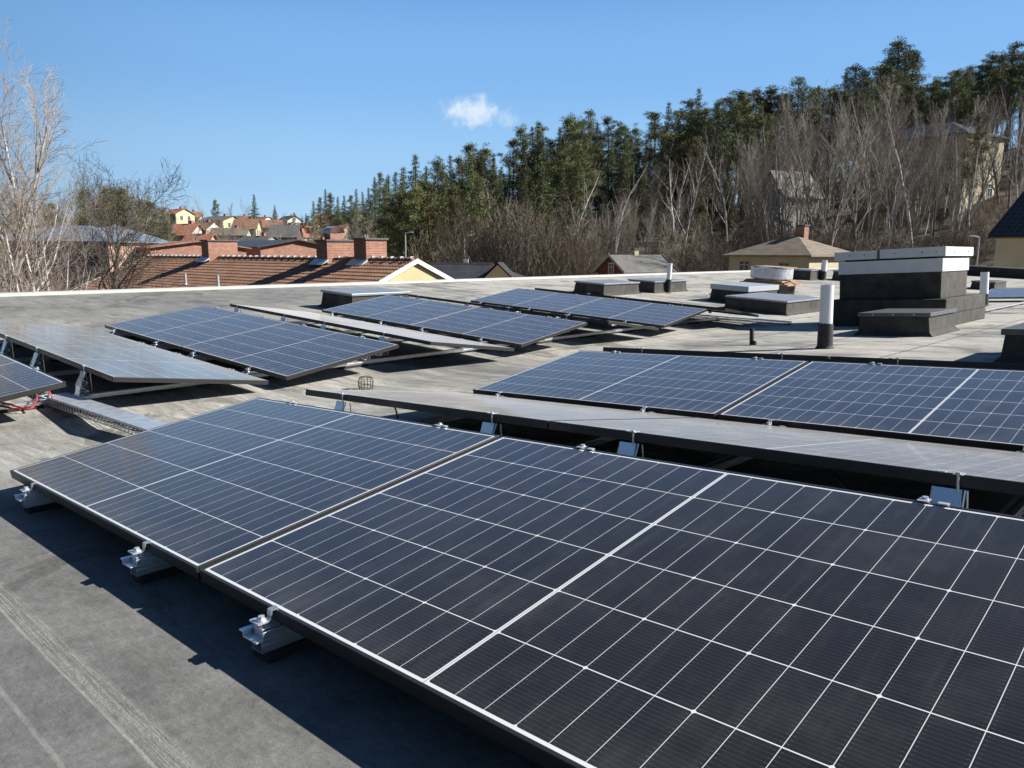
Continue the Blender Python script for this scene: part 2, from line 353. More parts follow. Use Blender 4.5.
# near group (x of left edges)
panel(MN, -1.782, 0, 0, True, 'solar panel at the left end of the nearest row, brownish sheen at its left corner', GN_)
panel(MN, 0, 0, 0, True, 'big solar panel filling the lower right of the photo, nearest of all', GN_)
yC = PX+GAP
panel(MN, -1.825, yC, PZ, False, 'pale grazing solar panel right behind the nearest row, left one with a free corner', GN_)
panel(MN, -.055, yC, PZ, False, 'pale grazing solar panel behind the nearest row, at the right edge of the photo', GN_)
yD = yC+PX+VAL
panel(MN, -1.775, yD, .009, True, 'dark blue solar panel, left one of the middle row before the tall white pipe', GN_)
panel(MN, .005, yD, .009, True, 'dark blue solar panel at right edge of the photo below a black hatch', GN_)
yE = yD+PX+.30
panel(MN, -1.78, yE, PZ+.009, False, 'black topped solar panel hidden behind the middle row, left one', GN_)
panel(MN, .0, yE, PZ+.009, False, 'black topped solar panel hidden behind the middle row, right one', GN_)
# far left group (x of right edge, F frame)
def far2(xr, y, z, up, names, n=2):
    for k in range(n):
        panel(MF, xr-L_-k*(L_+.005), y, z, up, names[k], GF_)
FARR = {'G': (.02, -2.68, .0, True), 'F': (.0, -1.265, .150, False), 'H': (.014, 0, .008, True), 'I': (.17, 1.36, .190, False),
        'J': (.055, 2.715, .035, True), 'K': (.13, 4.15, .198, False), 'L': (.08, 5.475, .05, True), 'M': (.20, 6.90, .215, False)}
far2(*FARR['G'], ['dark solar panel cut by the left edge of the photo, lowest of the far group', 'x'], 1)
far2(*FARR['F'], ['light blue solar panel above the lattice brackets and the cable tray, nearer of the pair', 'light grey blue solar panel running out of the left edge of the photo'])
far2(*FARR['H'], ['blue solar panel in the left middle with its corner by the wire drain basket', 'blue solar panel in the left middle, farther one with a free corner over the roof'])
far2(*FARR['I'], ['grazing grey solar panel between two blue rows, nearer one ending in a sharp tip', 'grazing grey solar panel between two blue rows, farther one beside the flat roof hatch'])
far2(*FARR['J'], ['blue solar panel in the centre row of the far group, nearer one', 'blue solar panel touching the flat hatch near the yellow gable'])
far2(*FARR['K'], ['mostly hidden solar panel between the two farthest blue rows, nearer one', 'mostly hidden solar panel between the two farthest blue rows, farther one'])
far2(*FARR['L'], ['farthest blue solar panel, nearer one pointing at the black low hatches', 'farthest blue solar panel, left one below the yellow gable'])
far2(*FARR['M'], ['solar panel with black top edge behind the farthest blue row, bright end by hatch', 'solar panel with only a black top edge behind the farthest blue row, farther one'])
# small array at the right edge, far away
GR_ = 'solar panels by the white pipe at the right edge'
panel(MN, -2.45, 18.3, .0, True, 'small distant blue solar panel at the right edge beyond the white pipe', GR_)
panel(MN, -.67, 18.3, .0, True, 'distant solar panel just outside the right edge beyond the white pipe', GR_)

# ------------------------------------------------------------------ rails, clamps, ridge supports
def make_rail(length, name='mounting_rail'):
    root = empty(name, Matrix.Identity(4), cat='rail')
    b = MB(); w2 = .021; z0 = ZR+.022; z1 = z0+.030; t = .003
    b.box(-w2, w2, 0, length, z0, z0+t); b.box(-w2, -w2+t, 0, length, z0+t+.0002, z1); b.box(w2-t, w2, 0, length, z0+t+.0002, z1)
    b.box(-w2+t, -.007, 0, length, z1-t, z1-.0003); b.box(.007, w2-t, 0, length, z1-t, z1-.0003)
    b.box(-w2-.006, -w2-.0002, 0, length, z0, z0+t); b.box(-w2-.004, -w2-.0002, 0, length, z0+.014, z0+.018); b.box(w2+.0002, w2+.004, 0, length, z0+.014, z0+.018)
    b.build('channel', M_ALU, root)
    for i in range(int(length/.9)+1):
        y = min(i*.9+.006, length-.30)
        MB().box(-.034, .034, y, y+.30, ZR+.0005, z0-.0005).build('rubber_pad', M_RUB, root, bevel=.002)
    return root
def make_clamp():
    """end clamp at a panel's low edge; origin on the panel edge, +Y under the panel"""
    root = empty('panel_clamp', Matrix.Identity(4), cat='clamp')
    zt = ZR+.053
    b = MB(); b.box(-.030, .030, -.062, .045, zt, zt+.003); b.box(-.030, -.027, -.062, .045, zt+.0032, zt+.014); b.box(.027, .030, -.045, .045, zt+.0032, zt+.020)
    b.box(-.018, .018, -.040, .040, zt+.0033, zt+.022)
    b.box(-.046, -.0302, -.062, -.012, zt+.011, zt+.014)
    b.build('saddle', M_ALU, root, bevel=.0008)
    b = MB()   # hook: bent strip reaching over the frame lip
    w = .009
    prof = [(-.024, zt+.022), (-.020, zt+.026), (-.012, -.016), (-.010, .002), (.008, .004), (.008, .0015), (-.0075, -.0005), (-.0095, -.018), (-.017, zt+.022)]
    n = len(prof); b.add([(sx*w, p[0], p[1]) for sx in (-1, 1) for p in prof], [tuple(range(n))[::-1], tuple(range(n, 2*n))]+[(i, (i+1) % n, n+(i+1) % n, n+i) for i in range(n)])
    b.build('hook', M_ALU, root)
    b = MB(); b.tube([(0, -.030, zt+.022), (0, -.030, -.010)], .0042, 10); b.tube([(0, -.030, -.013), (0, -.030, -.006)], .0075, 6); b.tube([(0, -.030, -.0165), (0, -.030, -.0135)], .0105, 14)
    b.box(-.026, .014, -.046, -.020, -.0205, -.0168)
    b.build('bolt', M_GALV, root)
    return root
def make_support():
    """raised bracket under a panel's high edge; origin on the rail under that edge, facing -Y, lattice sides"""
    root = empty('ridge_support', Matrix.Identity(4), cat='bracket')
    z0 = ZR+.0535; H = .156
    b = MB()
    b.box(-.036, .036, -.075, .02, z0, z0+.003)
    sl = [(-.064, z0+.003), (-.046, z0+.070), (-.012, H-.036), (-.006, H-.036), (-.042, z0+.069), (-.060, z0+.003)]
    # front sheet: upright then slanted up to the panel
    n = len(sl); b.add([(sx*.034, p[0], p[1]) for sx in (-1, 1) for p in sl], [tuple(range(n)), tuple(range(n, 2*n))[::-1]]+[(i, n+i, n+(i+1) % n, (i+1) % n) for i in range(n)])
    b.build('sheet', M_MIRR, root)
    b = MB()
    for sx in (-.0385, .0385):
        def bar(p, q, r=.0032): b.tube([(sx, p[0], p[1]), (sx, q[0], q[1])], r, 4)
        bar((-.052, z0), (-.046, z0+.08)); bar((-.046, z0+.08), (-.002, H-.038)); bar((.030, z0), (.022, H-.045)); bar((-.05, z0+.004), (.012, z0+.004), .004)
        zz = [z0+.004, z0+.035, z0+.065, z0+.095, z0+.125]
        for i in range(4):
            a = -.050+.0008*i*8; c = .011-.002*i
            if i >= 3: a = -.030
            bar((a if i % 2 == 0 else c, zz[i]), (c if i % 2 == 0 else (-.046 if i < 2 else -.03), zz[i+1]))
            bar((a, zz[i]), (c, zz[i]), .0026)
    b.build('lattice_side', M_ALU, root)
    b = MB(); b.tube([(.024, -.012, H-.045), (.024, -.012, H+.010)], .0035, 8); b.tube([(.024, -.012, H+.0065), (.024, -.012, H+.011)], .007, 6)
    b.box(.012, .036, -.018, .010, H+.0035, H+.0060); b.box(-.030, -.008, -.006, .010, H+.0030, H+.0060)
    b.build('bolt', M_GALV, root)
    return root
railN = make_rail(5.75); railF = make_rail(11.3); railS = make_rail(4.8)
clamp0 = make_clamp(); sup0 = make_support(); used = {}
ordn = ['first', 'second', 'third', 'fourth', 'fifth', 'sixth']
def put(proto, key, M, label, group):
    if key not in used: used[key] = 1; o = proto; o.matrix_world = M; o['label'] = label
    else: o = copy_tree(proto, M, label)
    o['group'] = group; return o
RX = [-1.43, -.335, .375, 1.40]
for i, x in enumerate(RX):
    put(railN, 'rn', MN @ Matrix.Translation((x, -.045, 0)), f'aluminium mounting rail under the near panels, {ordn[i]} from the left', 'rails under the near group')
FX = [-.50, -1.45, -2.20, -3.20]
for i, x in enumerate(FX):
    put(railF, 'rf', MF @ Matrix.Translation((x, -2.75, 0)), f'long aluminium rail under the far left panels, {ordn[i]} counted from the roof valley', 'rails under the far left group')
put(railS, 'rs', MN @ Matrix.Translation((-1.42, 14.2, 0)), 'aluminium rail lying on the roof at the right edge, before the white pipe', 'rails at the right edge')
Rz = Matrix.Rotation(math.pi, 4, 'Z')
def clampset(frame, xs, y, z, face, rowname, where):
    """low or high edge clamps; face -1 looks towards -Y"""
    for i, x in enumerate(xs):
        M = frame @ Matrix.Translation((x, y, z))
        if face > 0: M = M @ Rz
        put(clamp0, 'cl', M, f'silver clamp at the {where} edge of {rowname}, {ordn[i]} rail', 'panel clamps')
def supset(frame, xs, y, z, face, rowname):
    for i, x in enumerate(xs):
        M = frame @ Matrix.Translation((x, y, z))
        if face > 0: M = M @ Rz
        put(sup0, 'su', M, f'upright bracket under {rowname}, {ordn[i]} rail', 'brackets under the high edges')
clampset(MN, RX, 0, 0, -1, 'the nearest row', 'low')
supset(MN, RX, PX+.0, 0, 1, 'the nearest row')
supset(MN, [x-.05 for x in RX], yC, 0, -1, 'the pale row behind the nearest one')
clampset(MN, RX, yC+PX, 0, 1, 'the pale row behind the nearest one', 'low')
clampset(MN, [x-.09 for x in RX], yD-.002, .009, -1, 'the middle dark row', 'low')
supset(MN, RX, yD+PX, .009, 1, 'the middle dark row')
supset(MN, RX, yE, .009, -1, 'the row hidden behind the middle one')
rown = {'G': 'the lowest left panel', 'F': 'the light blue left row', 'H': 'the left middle blue row', 'I': 'the grazing grey row', 'J': 'the centre blue row', 'K': 'the hidden row', 'L': 'the farthest blue row', 'M': 'the last black edged row'}
for k, (xr, y, z, up) in FARR.items():
    xs = FX if k != 'G' else FX[:2]
    if up:
        clampset(MF, xs if k != 'G' else xs, y, z, -1, rown[k], 'low'); supset(MF, xs, y+PX, z, 1, rown[k])
    else:
        supset(MF, xs, y, z-PZ, -1, rown[k]); clampset(MF, [x-.09 for x in xs], y+PX, z-PZ, 1, rown[k], 'low')

# ------------------------------------------------------------------ cable trays, cables, drain basket
def make_tray(p1, p2, width, label, name='cable_tray'):
    p1, p2 = Vector(p1), Vector(p2); d = (p2-p1); Ln = d.length; ex = d.normalized(); ey = Vector((0, 0, 1)).cross(ex).normalized(); ez = ex.cross(ey)
    M = Matrix(((ex.x, ey.x, ez.x, p1.x), (ex.y, ey.y, ez.y, p1.y), (ex.z, ey.z, ez.z, p1.z), (0, 0, 0, 1)))
    root = empty(name, M, label, 'cable tray')
    h = width/2
    MB().box(0, Ln, -h, h, .060, .0625).box(0, Ln, -h, -h+.002, .050, .0598).box(0, Ln, h-.002, h, .050, .0598).build('lid', M_GALV, root)
    b = MB()
    for s in (-1, 1):
        y = s*(h-.006)
        for z in (.003, .026, .046): b.tube([(0, y, z), (Ln, y, z)], .0022, 4)
        n = int(Ln/.05)
        for i in range(n+1): b.tube([(i*Ln/n, y, .003), (i*Ln/n, y, .049)], .0026, 4)
    n = int(Ln/.05)
    for i in range(n+1): b.tube([(i*Ln/n, -h+.006, .002), (i*Ln/n, h-.006, .002)], .0022, 4)
    b.build('wire_basket', M_GALV, root)
    b = MB()
    for k in range(5): b.tube([(j*Ln/12, (k-2)*.018+random.uniform(-.008, .008), .012+random.uniform(0, .01)) for j in range(13)], .0035, 5)
    b.build('cables', M_CABLE, root)
    return root
q1 = MF @ Vector((-.56, -1.44, ZR+.004)); q2 = MN @ Vector((-1.7, .855, ZR+.006))
make_tray(q1, q2, .15, 'galvanised wire cable tray with sheet lid crossing from the left brackets under the nearest panel')
q1 = MF @ Vector((-.95, 7.95, ZR+.01)); q2 = MF @ Vector((.62, 8.25, ZR+.03)); make_tray(q1, q2, .12, 'galvanised cable tray on the roof between the farthest blue row and the white pipe')
def cable(pts, r, m, label, name='cable'):
    P = [Vector(p) for p in pts]; out = []
    for i in range(len(P)-1):
        a, b_, c, d = P[max(i-1, 0)], P[i], P[i+1], P[min(i+2, len(P)-1)]
        for k in range(8):
            t = k/8; out.append(.5*((2*b_)+(c-a)*t+(2*a-5*b_+4*c-d)*t*t+(3*b_-a-3*c+d)*t**3))
    out.append(P[-1]); o0 = out[0].copy()
    o = MB().tube([q-o0 for q in out], r, 6).build(name, m, None, Matrix.Translation(o0), smooth=True)
    return tag(o, label, 'cable')
F_ = lambda x, y, z: MF @ Vector((x, y, z)); N_ = lambda x, y, z: MN @ Vector((x, y, z))
cable([F_(-.45, -1.58, -.01), F_(-.35, -1.66, -.07), F_(-.5, -1.78, -.04), F_(-.62, -1.95, -.04), F_(-.9, -2.1, -.06)], .006, M_RED, 'red cable hanging from the bracket beside the lowest left panel', 'red_cable')
cable([F_(-.40, -1.70, -.085), F_(-.50, -1.85, -.045), F_(-.42, -2.05, -.05), F_(-.45, -2.3, -.05), F_(-.4, -2.6, -.05)], .006, M_RED, 'red cable lying on the rail at the left edge of the photo', 'red_cable')
cable([F_(-.55, -1.50, .06), F_(-.42, -1.52, .02), F_(-.40, -1.50, -.04), F_(-.48, -1.44, -.08)], .005, M_RED, 'short red cable looped on the foot of the lattice bracket', 'red_cable')
cable([N_(-1.12, yC+.06, .12), N_(-1.02, yC+.0, .09), N_(-.98, yC-.02, .0), N_(-1.0, yC+.05, -.09), N_(-.9, yC+.2, -.1)], .004, M_CABLE, 'black cable drooping below the free corner of the pale panel', 'black_cable')
cable([N_(1.0, yC+.06, .11), N_(1.08, yC-.02, .09), N_(1.15, yC-.06, .02), N_(1.2, yC+.0, -.08)], .004, M_CABLE, 'thin black cable hanging in the gap near the right edge of the photo', 'black_cable')
for i_, (xa, xb) in enumerate(((-1.3, -.45), (-.25, .30), (.45, 1.3))):
    n_ = 7; pts_ = [N_(xa+(xb-xa)*j/n_, PX+.10+.05*math.sin(j*1.7+i_), .02-.09*math.sin(math.pi*j/n_)+.01*math.sin(j*2.3)) for j in range(n_+1)]
    cable(pts_, .0032, M_CABLE, f'black cable sagging in the gap behind the nearest row, {ordn[i_]} from the left', 'black_cable')
b = MB(); rad = .058
for k in range(14):
    a = 2*math.pi*k/14; c_, s_ = math.cos(a), math.sin(a)
    b.tube([(rad*.8*c_, rad*.8*s_, 0), (rad*c_, rad*s_, .03), (rad*1.02*c_, rad*1.02*s_, .085), (rad*.75*c_, rad*.75*s_, .105), (0, 0, .108)], .0024, 4)
for z, rr in ((.03, rad), (.06, rad*1.02), (.095, rad*.88)):
    b.tube([(rr*math.cos(2*math.pi*k/20), rr*math.sin(2*math.pi*k/20), z) for k in range(21)], .0024, 4, False)
o = b.build('drain_strainer', mat('rusty_wire', (.10, .075, .055), .7, .3), None, MF @ Matrix.Translation((.36, .50, ZR)))
tag(o, 'small round wire basket over the roof drain in the valley', 'drain strainer')

# ------------------------------------------------------------------ roof hatches, pipes, ventilation box
def hatch(frame, x0, x1, y0, y1, h, lid, lidm, label, cat='roof hatch', over=.025, curbm=None, name='roof_hatch'):
    cx, cy = (x0+x1)/2, (y0+y1)/2; a, c = (x1-x0)/2, (y1-y0)/2
    root = empty(name, frame @ Matrix.Translation((cx, cy, ZR)), label, cat)
    b = MB(); k = .02
    vs = []
    for (ex, ey, z) in ((k+.05, k+.05, 0), (k, k, .05), (0, 0, h-lid-.001)):
        vs += [(-a-ex, -c-ey, z), (a+ex, -c-ey, z), (a+ex, c+ey, z), (-a-ex, c+ey, z)]
    fs = [(4*l+i, 4*l+(i+1) % 4, 4*l+4+(i+1) % 4, 4*l+4+i) for l in (0, 1) for i in range(4)]
    fs.append((8, 9, 10, 11)); b.add(vs, fs); b.build('curb', curbm or M_BITL, root, bevel=.006)
    MB().box(-a-over, a+over, -c-over, c+over, h-lid, h).build('lid', lidm, root, bevel=.004)
    b = MB()
    for sx in (-.6, .0, .6): b.tube([(sx*a, -c-over-.003, h-lid/2), (sx*a, -c-over+.002, h-lid/2)], .008, 8)
    b.build('screws', M_GALV, root)
    return root
hatch(MF, -4.84, -4.10, 3.67, 4.75, .265, .035, M_LIDG, 'low black roof hatch with grey lid below the tiled roof gable')
hatch(MF, -4.82, -4.08, 10.0, 11.3, .255, .03, M_LIDG, 'low black roof hatch left of the pair below the red cottage')
hatch(MF, -4.66, -3.98, 11.8, 13.2, .265, .03, M_LIDG, 'low black roof hatch next to the thin white pipe below the red cottage')
hatch(MF, -2.32, -1.54, 11.3, 12.7, .355, .105, mat('bright_sheet_lid', (.42, .46, .50), .4, .3), 'roof hatch with bright bluish metal lid left of the round fan')
hatch(MF, -1.33, -.20, 10.0, 11.6, .25, .03, M_LIDG, 'wide low black roof hatch in front of the round fan')
hatch(MF, -5.25, -4.55, 22.3, 23.4, .34, .04, M_LIDG, 'distant low black hatch below the cream cottage, left of the short white pipe')
hatch(MF, -4.28, -3.6, 23.6, 24.7, .34, .04, M_LIDG, 'distant low black hatch half hidden by the big ventilation box')
hatch(MF, -.32, .30, 24.5, 26.3, .26, .04, M_LIDB, 'distant low dark hatch between the big ventilation box and the right white pipe')
hatch(MN, -1.60, -.83, 9.02, 10.05, .275, .045, M_LIDB, 'low black hatch standing against the front of the big ventilation box')
hatch(MN, .42, 1.35, 6.62, 7.6, .275, .05, M_LIDB, 'black hatch with dark lid cut by the right edge of the photo')
# ventilation box
root = empty('ventilation_box', MN @ Matrix.Translation((-1.83, 11.5, ZR)), 'big stepped black ventilation box with white sheet metal top', 'ventilation box')
b = MB(); b.box(-.79, .79, -1.0, 1.05, 0, .375); b.build('plinth', M_BITL, root, bevel=.012)
b = MB(); b.box(-.80, .80, -1.01, 1.06, .18, .19); b.build('felt_lap', M_BLK, root)
b = MB(); b.box(-.66, .68, -.84, .42, .376, .735); b.build('body', M_BITL, root, bevel=.01)
b = MB(); b.box(-.675, .695, -.855, .435, .736, .915)
b.build('white_band', M_WHITE, root, bevel=.003)
b = MB(); b.box(-.60, .62, -.80, .38, .916, .938); b.build('shadow_gap', M_BLK, root)
for (a0, a1) in ((-.72, -.113), (-.107, .735)):
    MB().box(a0, a1, -.895, .475, .939, 1.055 if a0 < -.5 else 1.062).build('cap_sheet', M_WHITE, root, bevel=.003)
b = MB()
for x in (-.5, -.3, .1, .45, .62): b.tube([(x, -.90, 1.0), (x, -.893, 1.0)], .009, 8)
for y in (-.5, 0.2): b.tube([(.742, y, 1.0), (.734, y, 1.0)], .009, 8)
b.box(-.125, -.095, -.905, -.8955, .93, 1.07)
b.build('screws', M_LIDB, root)
def pipe(frame, x, y, h, r, sleeve, label, tiltx=0):
    root = empty('vent_pipe', frame @ Matrix.Translation((x, y, ZR)) @ Matrix.Rotation(tiltx, 4, 'Y'), label, 'vent pipe')
    b = MB(); n = 24
    vs = []
    for (rr, z) in ((r, 0), (r, h), (r*.93, h), (r*.93, h-.25)):
        vs += [(rr*math.cos(2*math.pi*i/n), rr*math.sin(2*math.pi*i/n), z) for i in range(n)]
    fs = [(k*n+i, k*n+(i+1) % n, (k+1)*n+(i+1) % n, (k+1)*n+i) for k in range(3) for i in range(n)]
    fs.append(tuple(3*n+i for i in range(n)))
    b.add(vs, fs); b.build('tube', M_WHITE, root)
    b = MB(); vs = []
    for (rr, z) in ((r+.03, 0), (r+.012, .03), (r+.009, sleeve-.01), (r+.006, sleeve), (r+.001, sleeve+.001)):
        vs += [(rr*math.cos(2*math.pi*i/n), rr*math.sin(2*math.pi*i/n), z+(.012*math.sin(3*i) if z > .1 else 0)) for i in range(n)]
    b.add(vs, [(k*n+i, k*n+(i+1) % n, (k+1)*n+(i+1) % n, (k+1)*n+i) for k in range(4) for i in range(n)]); b.build('bitumen_sleeve', M_BLK, root)
    return root
pipe(MN, -1.32, 7.25, .66, .066, .26, 'tall white vent pipe with black base, in front of the big ventilation box', R(1.5))
pipe(MN, -1.97, 16.6, .66, .075, .24, 'white vent pipe with black base at the right, beyond the big ventilation box')
pipe(MF, -3.92, 12.3, .66, .052, .30, 'thin white vent pipe beside the low hatches below the red cottage')
pipe(MF, -4.43, 23.1, .66, .09, .30, 'distant short white vent pipe below the cream cottage')
root = empty('pipe_stub', MN @ Matrix.Translation((-2.2, 7.38, ZR)), 'small black pipe stub on the roof left of the tall white pipe', 'pipe stub')
MB().tube([(0, 0, 0), (0, 0, .19)], [.026, .024], 14).build('tube', M_BLK, root, smooth=False)
MB().tube([(.012, 0, 0), (.035, -.01, .02), (.04, -.01, .045)], [.03, .03, .02], 10).build('collar', M_BLK, root)
# round roof fan on plywood
root = empty('roof_fan', MF @ Matrix.Translation((-2.24, 13.95, ZR)), 'round galvanised roof fan standing on brown plywood boards', 'roof fan')
MB().box(-.33, .40, -.42, .45, 0, .29).build('curb', M_BITL, root, bevel=.01)
b = MB(); b.box(-.52, .60, -.50, .55, .291, .325); b.box(-.45, .50, -.45, .5, .327, .352); b.box(-.42, .44, -.42, .46, .354, .385); b.build('plywood_boards', M_WOOD, root)
b = MB(); n = 40; vs = []
for (rr, z) in ((.30, .386), (.30, .41), (.455, .412), (.465, .43), (.465, .645), (.475, .655), (.44, .662), (.20, .685)): vs += [(rr*math.cos(2*math.pi*i/n), rr*math.sin(2*math.pi*i/n), z) for i in range(n)]
fs = [(k*n+i, k*n+(i+1) % n, (k+1)*n+(i+1) % n, (k+1)*n+i) for k in range(7) for i in range(n)]; fs.append(tuple(7*n+i for i in range(n)))
b.add(vs, fs); b.build('housing', M_GALV, root)
b = MB(); b.box(-.30, .42, -.40, .40, .668, .682); b.build('top_board', M_WOOD, root)
b = MB(); b.tube([(.45, -.45, .33), (.62, -.42, .40), (.74, -.40, .33), (.70, -.38, .24), (.58, -.4, .21)], .012, 6); b.build('cable', M_CABLE, root)


# ================================================================== surroundings
GZ = -7.6
# ground heights over (bearing from the viewing axis in degrees, distance in m)
AZ = [-180, -75, -40, -30, -24, -18, -12, -6, 0, 8, 16, 24, 32, 45, 75, 180]
DD = [0, 40, 55, 70, 85, 120, 160, 230, 320, 450, 900, 4000]
HT = {
 -180: [GZ]*12, -75: [GZ]*6+[-6, -4, 0, 3, 6, 6],
 -40: [GZ]*5+[-6.5, -4, 0, 6, 12, 14, 10],
 -30: [GZ]*5+[-6.5, -4, 1, 9, 14, 16, 10],
 -24: [GZ]*5+[-7, -5, 0, 9, 16, 19, 10],
 -18: [GZ]*5+[-7, -4.5, 1, 10, 17, 19, 10],
 -12: [GZ]*5+[-7, -4, 2, 9, 14, 18, 10],
 -6: [GZ]*4+[-7.3, -7, -4, 2, 8, 12, 16, 10],
 0: [GZ, GZ, GZ, -6.5, -4.5, -2, 2, 8, 12, 16, 20, 10],
 8: [GZ, GZ, -7, -3.0, -.5, 3, 7, 12, 16, 20, 22, 10],
 16: [GZ, GZ, -6.5, -2.5, 0.5, 5, 10, 15, 18, 22, 24, 10],
 24: [GZ, GZ, -6, -1.5, 2.0, 8, 15, 20, 22, 24, 26, 10],
 32: [GZ, GZ, -5.5, -.5, 3.5, 11, 19, 24, 25, 26, 28, 10],
 45: [GZ, GZ, -5, 0, 5, 13, 20, 24, 25, 26, 28, 10],
 75: [GZ]*5+[-2, 4, 8, 10, 12, 14, 10], 180: [GZ]*12}
def ground_h(x, y):
    dx, dy = x-CAM[0], y-CAM[1]; D = math.hypot(dx, dy)
    a = math.degrees(math.atan2(dx, dy)-YAW); a = (a+180) % 360-180
    i = max(k for k in range(len(AZ)) if AZ[k] <= a+1e-6); i = min(i, len(AZ)-2)
    t = (a-AZ[i])/(AZ[i+1]-AZ[i]); t = t*t*(3-2*t)
    def hd(row): return float(np.interp(D, DD, row))
    h = hd(HT[AZ[i]])*(1-t)+hd(HT[AZ[i+1]])*t
    if D > 60: h += min(1, (D-60)/60)*(.9*math.sin(x*.09+1)*math.cos(y*.075)+.5*math.sin(x*.21+y*.17))
    return h
def polar(a_deg, D):
    a = YAW+R(a_deg); return CAM[0]+D*math.sin(a), CAM[1]+D*math.cos(a)
def px2a(px): return math.degrees(math.atan((px-512)/FPX))
tb = MB(); rings = [0.5, 15, 30, 42, 50, 58, 64, 70, 76, 82, 90, 98, 107, 117, 128, 140, 155, 172, 190, 215, 245, 280, 320, 370, 430, 500, 650, 900, 1500, 2600, 4000]
azs = np.concatenate([np.arange(-180, -50, 6), np.arange(-50, 50, 1.2), np.arange(50, 180, 6)])
for D in rings:
    for a in azs:
        x, y = polar(a, D); tb.v.append((x, y, ground_h(x, y)))
na = len(azs)
for i in range(len(rings)-1):
    for j in range(na):
        tb.f.append((i*na+j, i*na+(j+1) % na, (i+1)*na+(j+1) % na, (i+1)*na+j))
M_GROUND = mat('leaf_litter', (.035, .027, .017), .95, colr2=(.10, .078, .05), nscale=.18, detail=8, bump=1, bscale=1.5)
tb.v.append((CAM[0], CAM[1], GZ))
g_ = tb.build('ground', M_GROUND, smooth=True); g_['kind'] = 'structure'

# ---------------------------------------------------------------- building materials
def tilemat(name, c1, c2, rough=.75):
    m = mat(name, c1, rough, colr2=c2, nscale=1.6, bump=.3, bscale=30, detail=6)
    t = m.node_tree; g = G(t); p = t.nodes['Principled BSDF']; src = p.inputs['Base Color'].links[0].from_socket
    tcn = N(t, 'ShaderNodeTexCoord'); sx = N(t, 'ShaderNodeSeparateXYZ'); t.links.new(tcn.outputs['Object'], sx.inputs[0])
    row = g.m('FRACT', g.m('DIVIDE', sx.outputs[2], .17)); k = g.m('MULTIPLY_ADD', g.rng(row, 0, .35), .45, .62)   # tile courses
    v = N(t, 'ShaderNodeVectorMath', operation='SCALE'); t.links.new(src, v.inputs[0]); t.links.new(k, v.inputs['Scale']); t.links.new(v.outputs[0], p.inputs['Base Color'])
    return m
T_BROWN = tilemat('brown_tile', (.20, .105, .065), (.33, .19, .125)); T_RED = tilemat('red_tile', (.36, .13, .08), (.50, .21, .13)); T_GREY = tilemat('grey_tile', (.09, .09, .09), (.17, .165, .155))
T_DARK = tilemat('dark_tile', (.030, .030, .031), (.058, .057, .058), .5); T_TAN = tilemat('lichen_tile', (.15, .122, .092), (.25, .205, .155)); T_METAL = mat('sheet_metal_roof', (.26, .30, .34), .4, .3, noise=.15, nscale=.5)
def brickmat():
    m = bpy.data.materials.new('red_brick'); m.use_nodes = True; t = m.node_tree; p = t.nodes['Principled BSDF']; g = G(t)
    tcn = N(t, 'ShaderNodeTexCoord'); sx = N(t, 'ShaderNodeSeparateXYZ'); t.links.new(tcn.outputs['Object'], sx.inputs[0])
    cb = N(t, 'ShaderNodeCombineXYZ'); t.links.new(g.m('ADD', sx.outputs[0], sx.outputs[1]), cb.inputs[0]); t.links.new(sx.outputs[2], cb.inputs[1])
    br = N(t, 'ShaderNodeTexBrick'); t.links.new(cb.outputs[0], br.inputs['Vector']); br.inputs['Scale'].default_value = 1; br.inputs['Brick Width'].default_value = .26; br.inputs['Row Height'].default_value = .085; br.inputs['Mortar Size'].default_value = .010
    br.inputs['Color1'].default_value = (.23, .085, .05, 1); br.inputs['Color2'].default_value = (.36, .15, .09, 1); br.inputs['Mortar'].default_value = (.38, .30, .25, 1)
    no = g.noise(tcn.outputs['Object'], 1.2, 5); c = N(t, 'ShaderNodeVectorMath', operation='SCALE'); t.links.new(br.outputs[0], c.inputs[0]); t.links.new(g.m('MULTIPLY_ADD', no, .8, .6), c.inputs['Scale'])
    t.links.new(c.outputs[0], p.inputs['Base Color']); p.inputs['Roughness'].default_value = .9; return m
M_BRICK = brickmat()
def plaster(n, c): return mat(n, c, .9, noise=.12, nscale=.8, bump=.2, bscale=12)
P_YEL = plaster('yellow_render', (.62, .50, .27)); P_CREAM = plaster('cream_render', (.55, .48, .33)); P_WHT = plaster('white_render', (.70, .68, .62)); P_PINK = plaster('pinkish_render', (.44, .29, .22)); P_RED = plaster('red_boarding', (.11, .024, .018)); P_GREY = plaster('grey_boarding', (.42, .40, .35)); P_PALEY = plaster('pale_yellow_render', (.66, .60, .36)); P_APT = plaster('ochre_render', (.52, .46, .30)); P_STONE = plaster('beige_panel', (.62, .54, .40))
M_PANE = mat('window_pane', (.03, .04, .05), .08); M_WFR = mat('window_frame', (.45, .45, .43), .6)

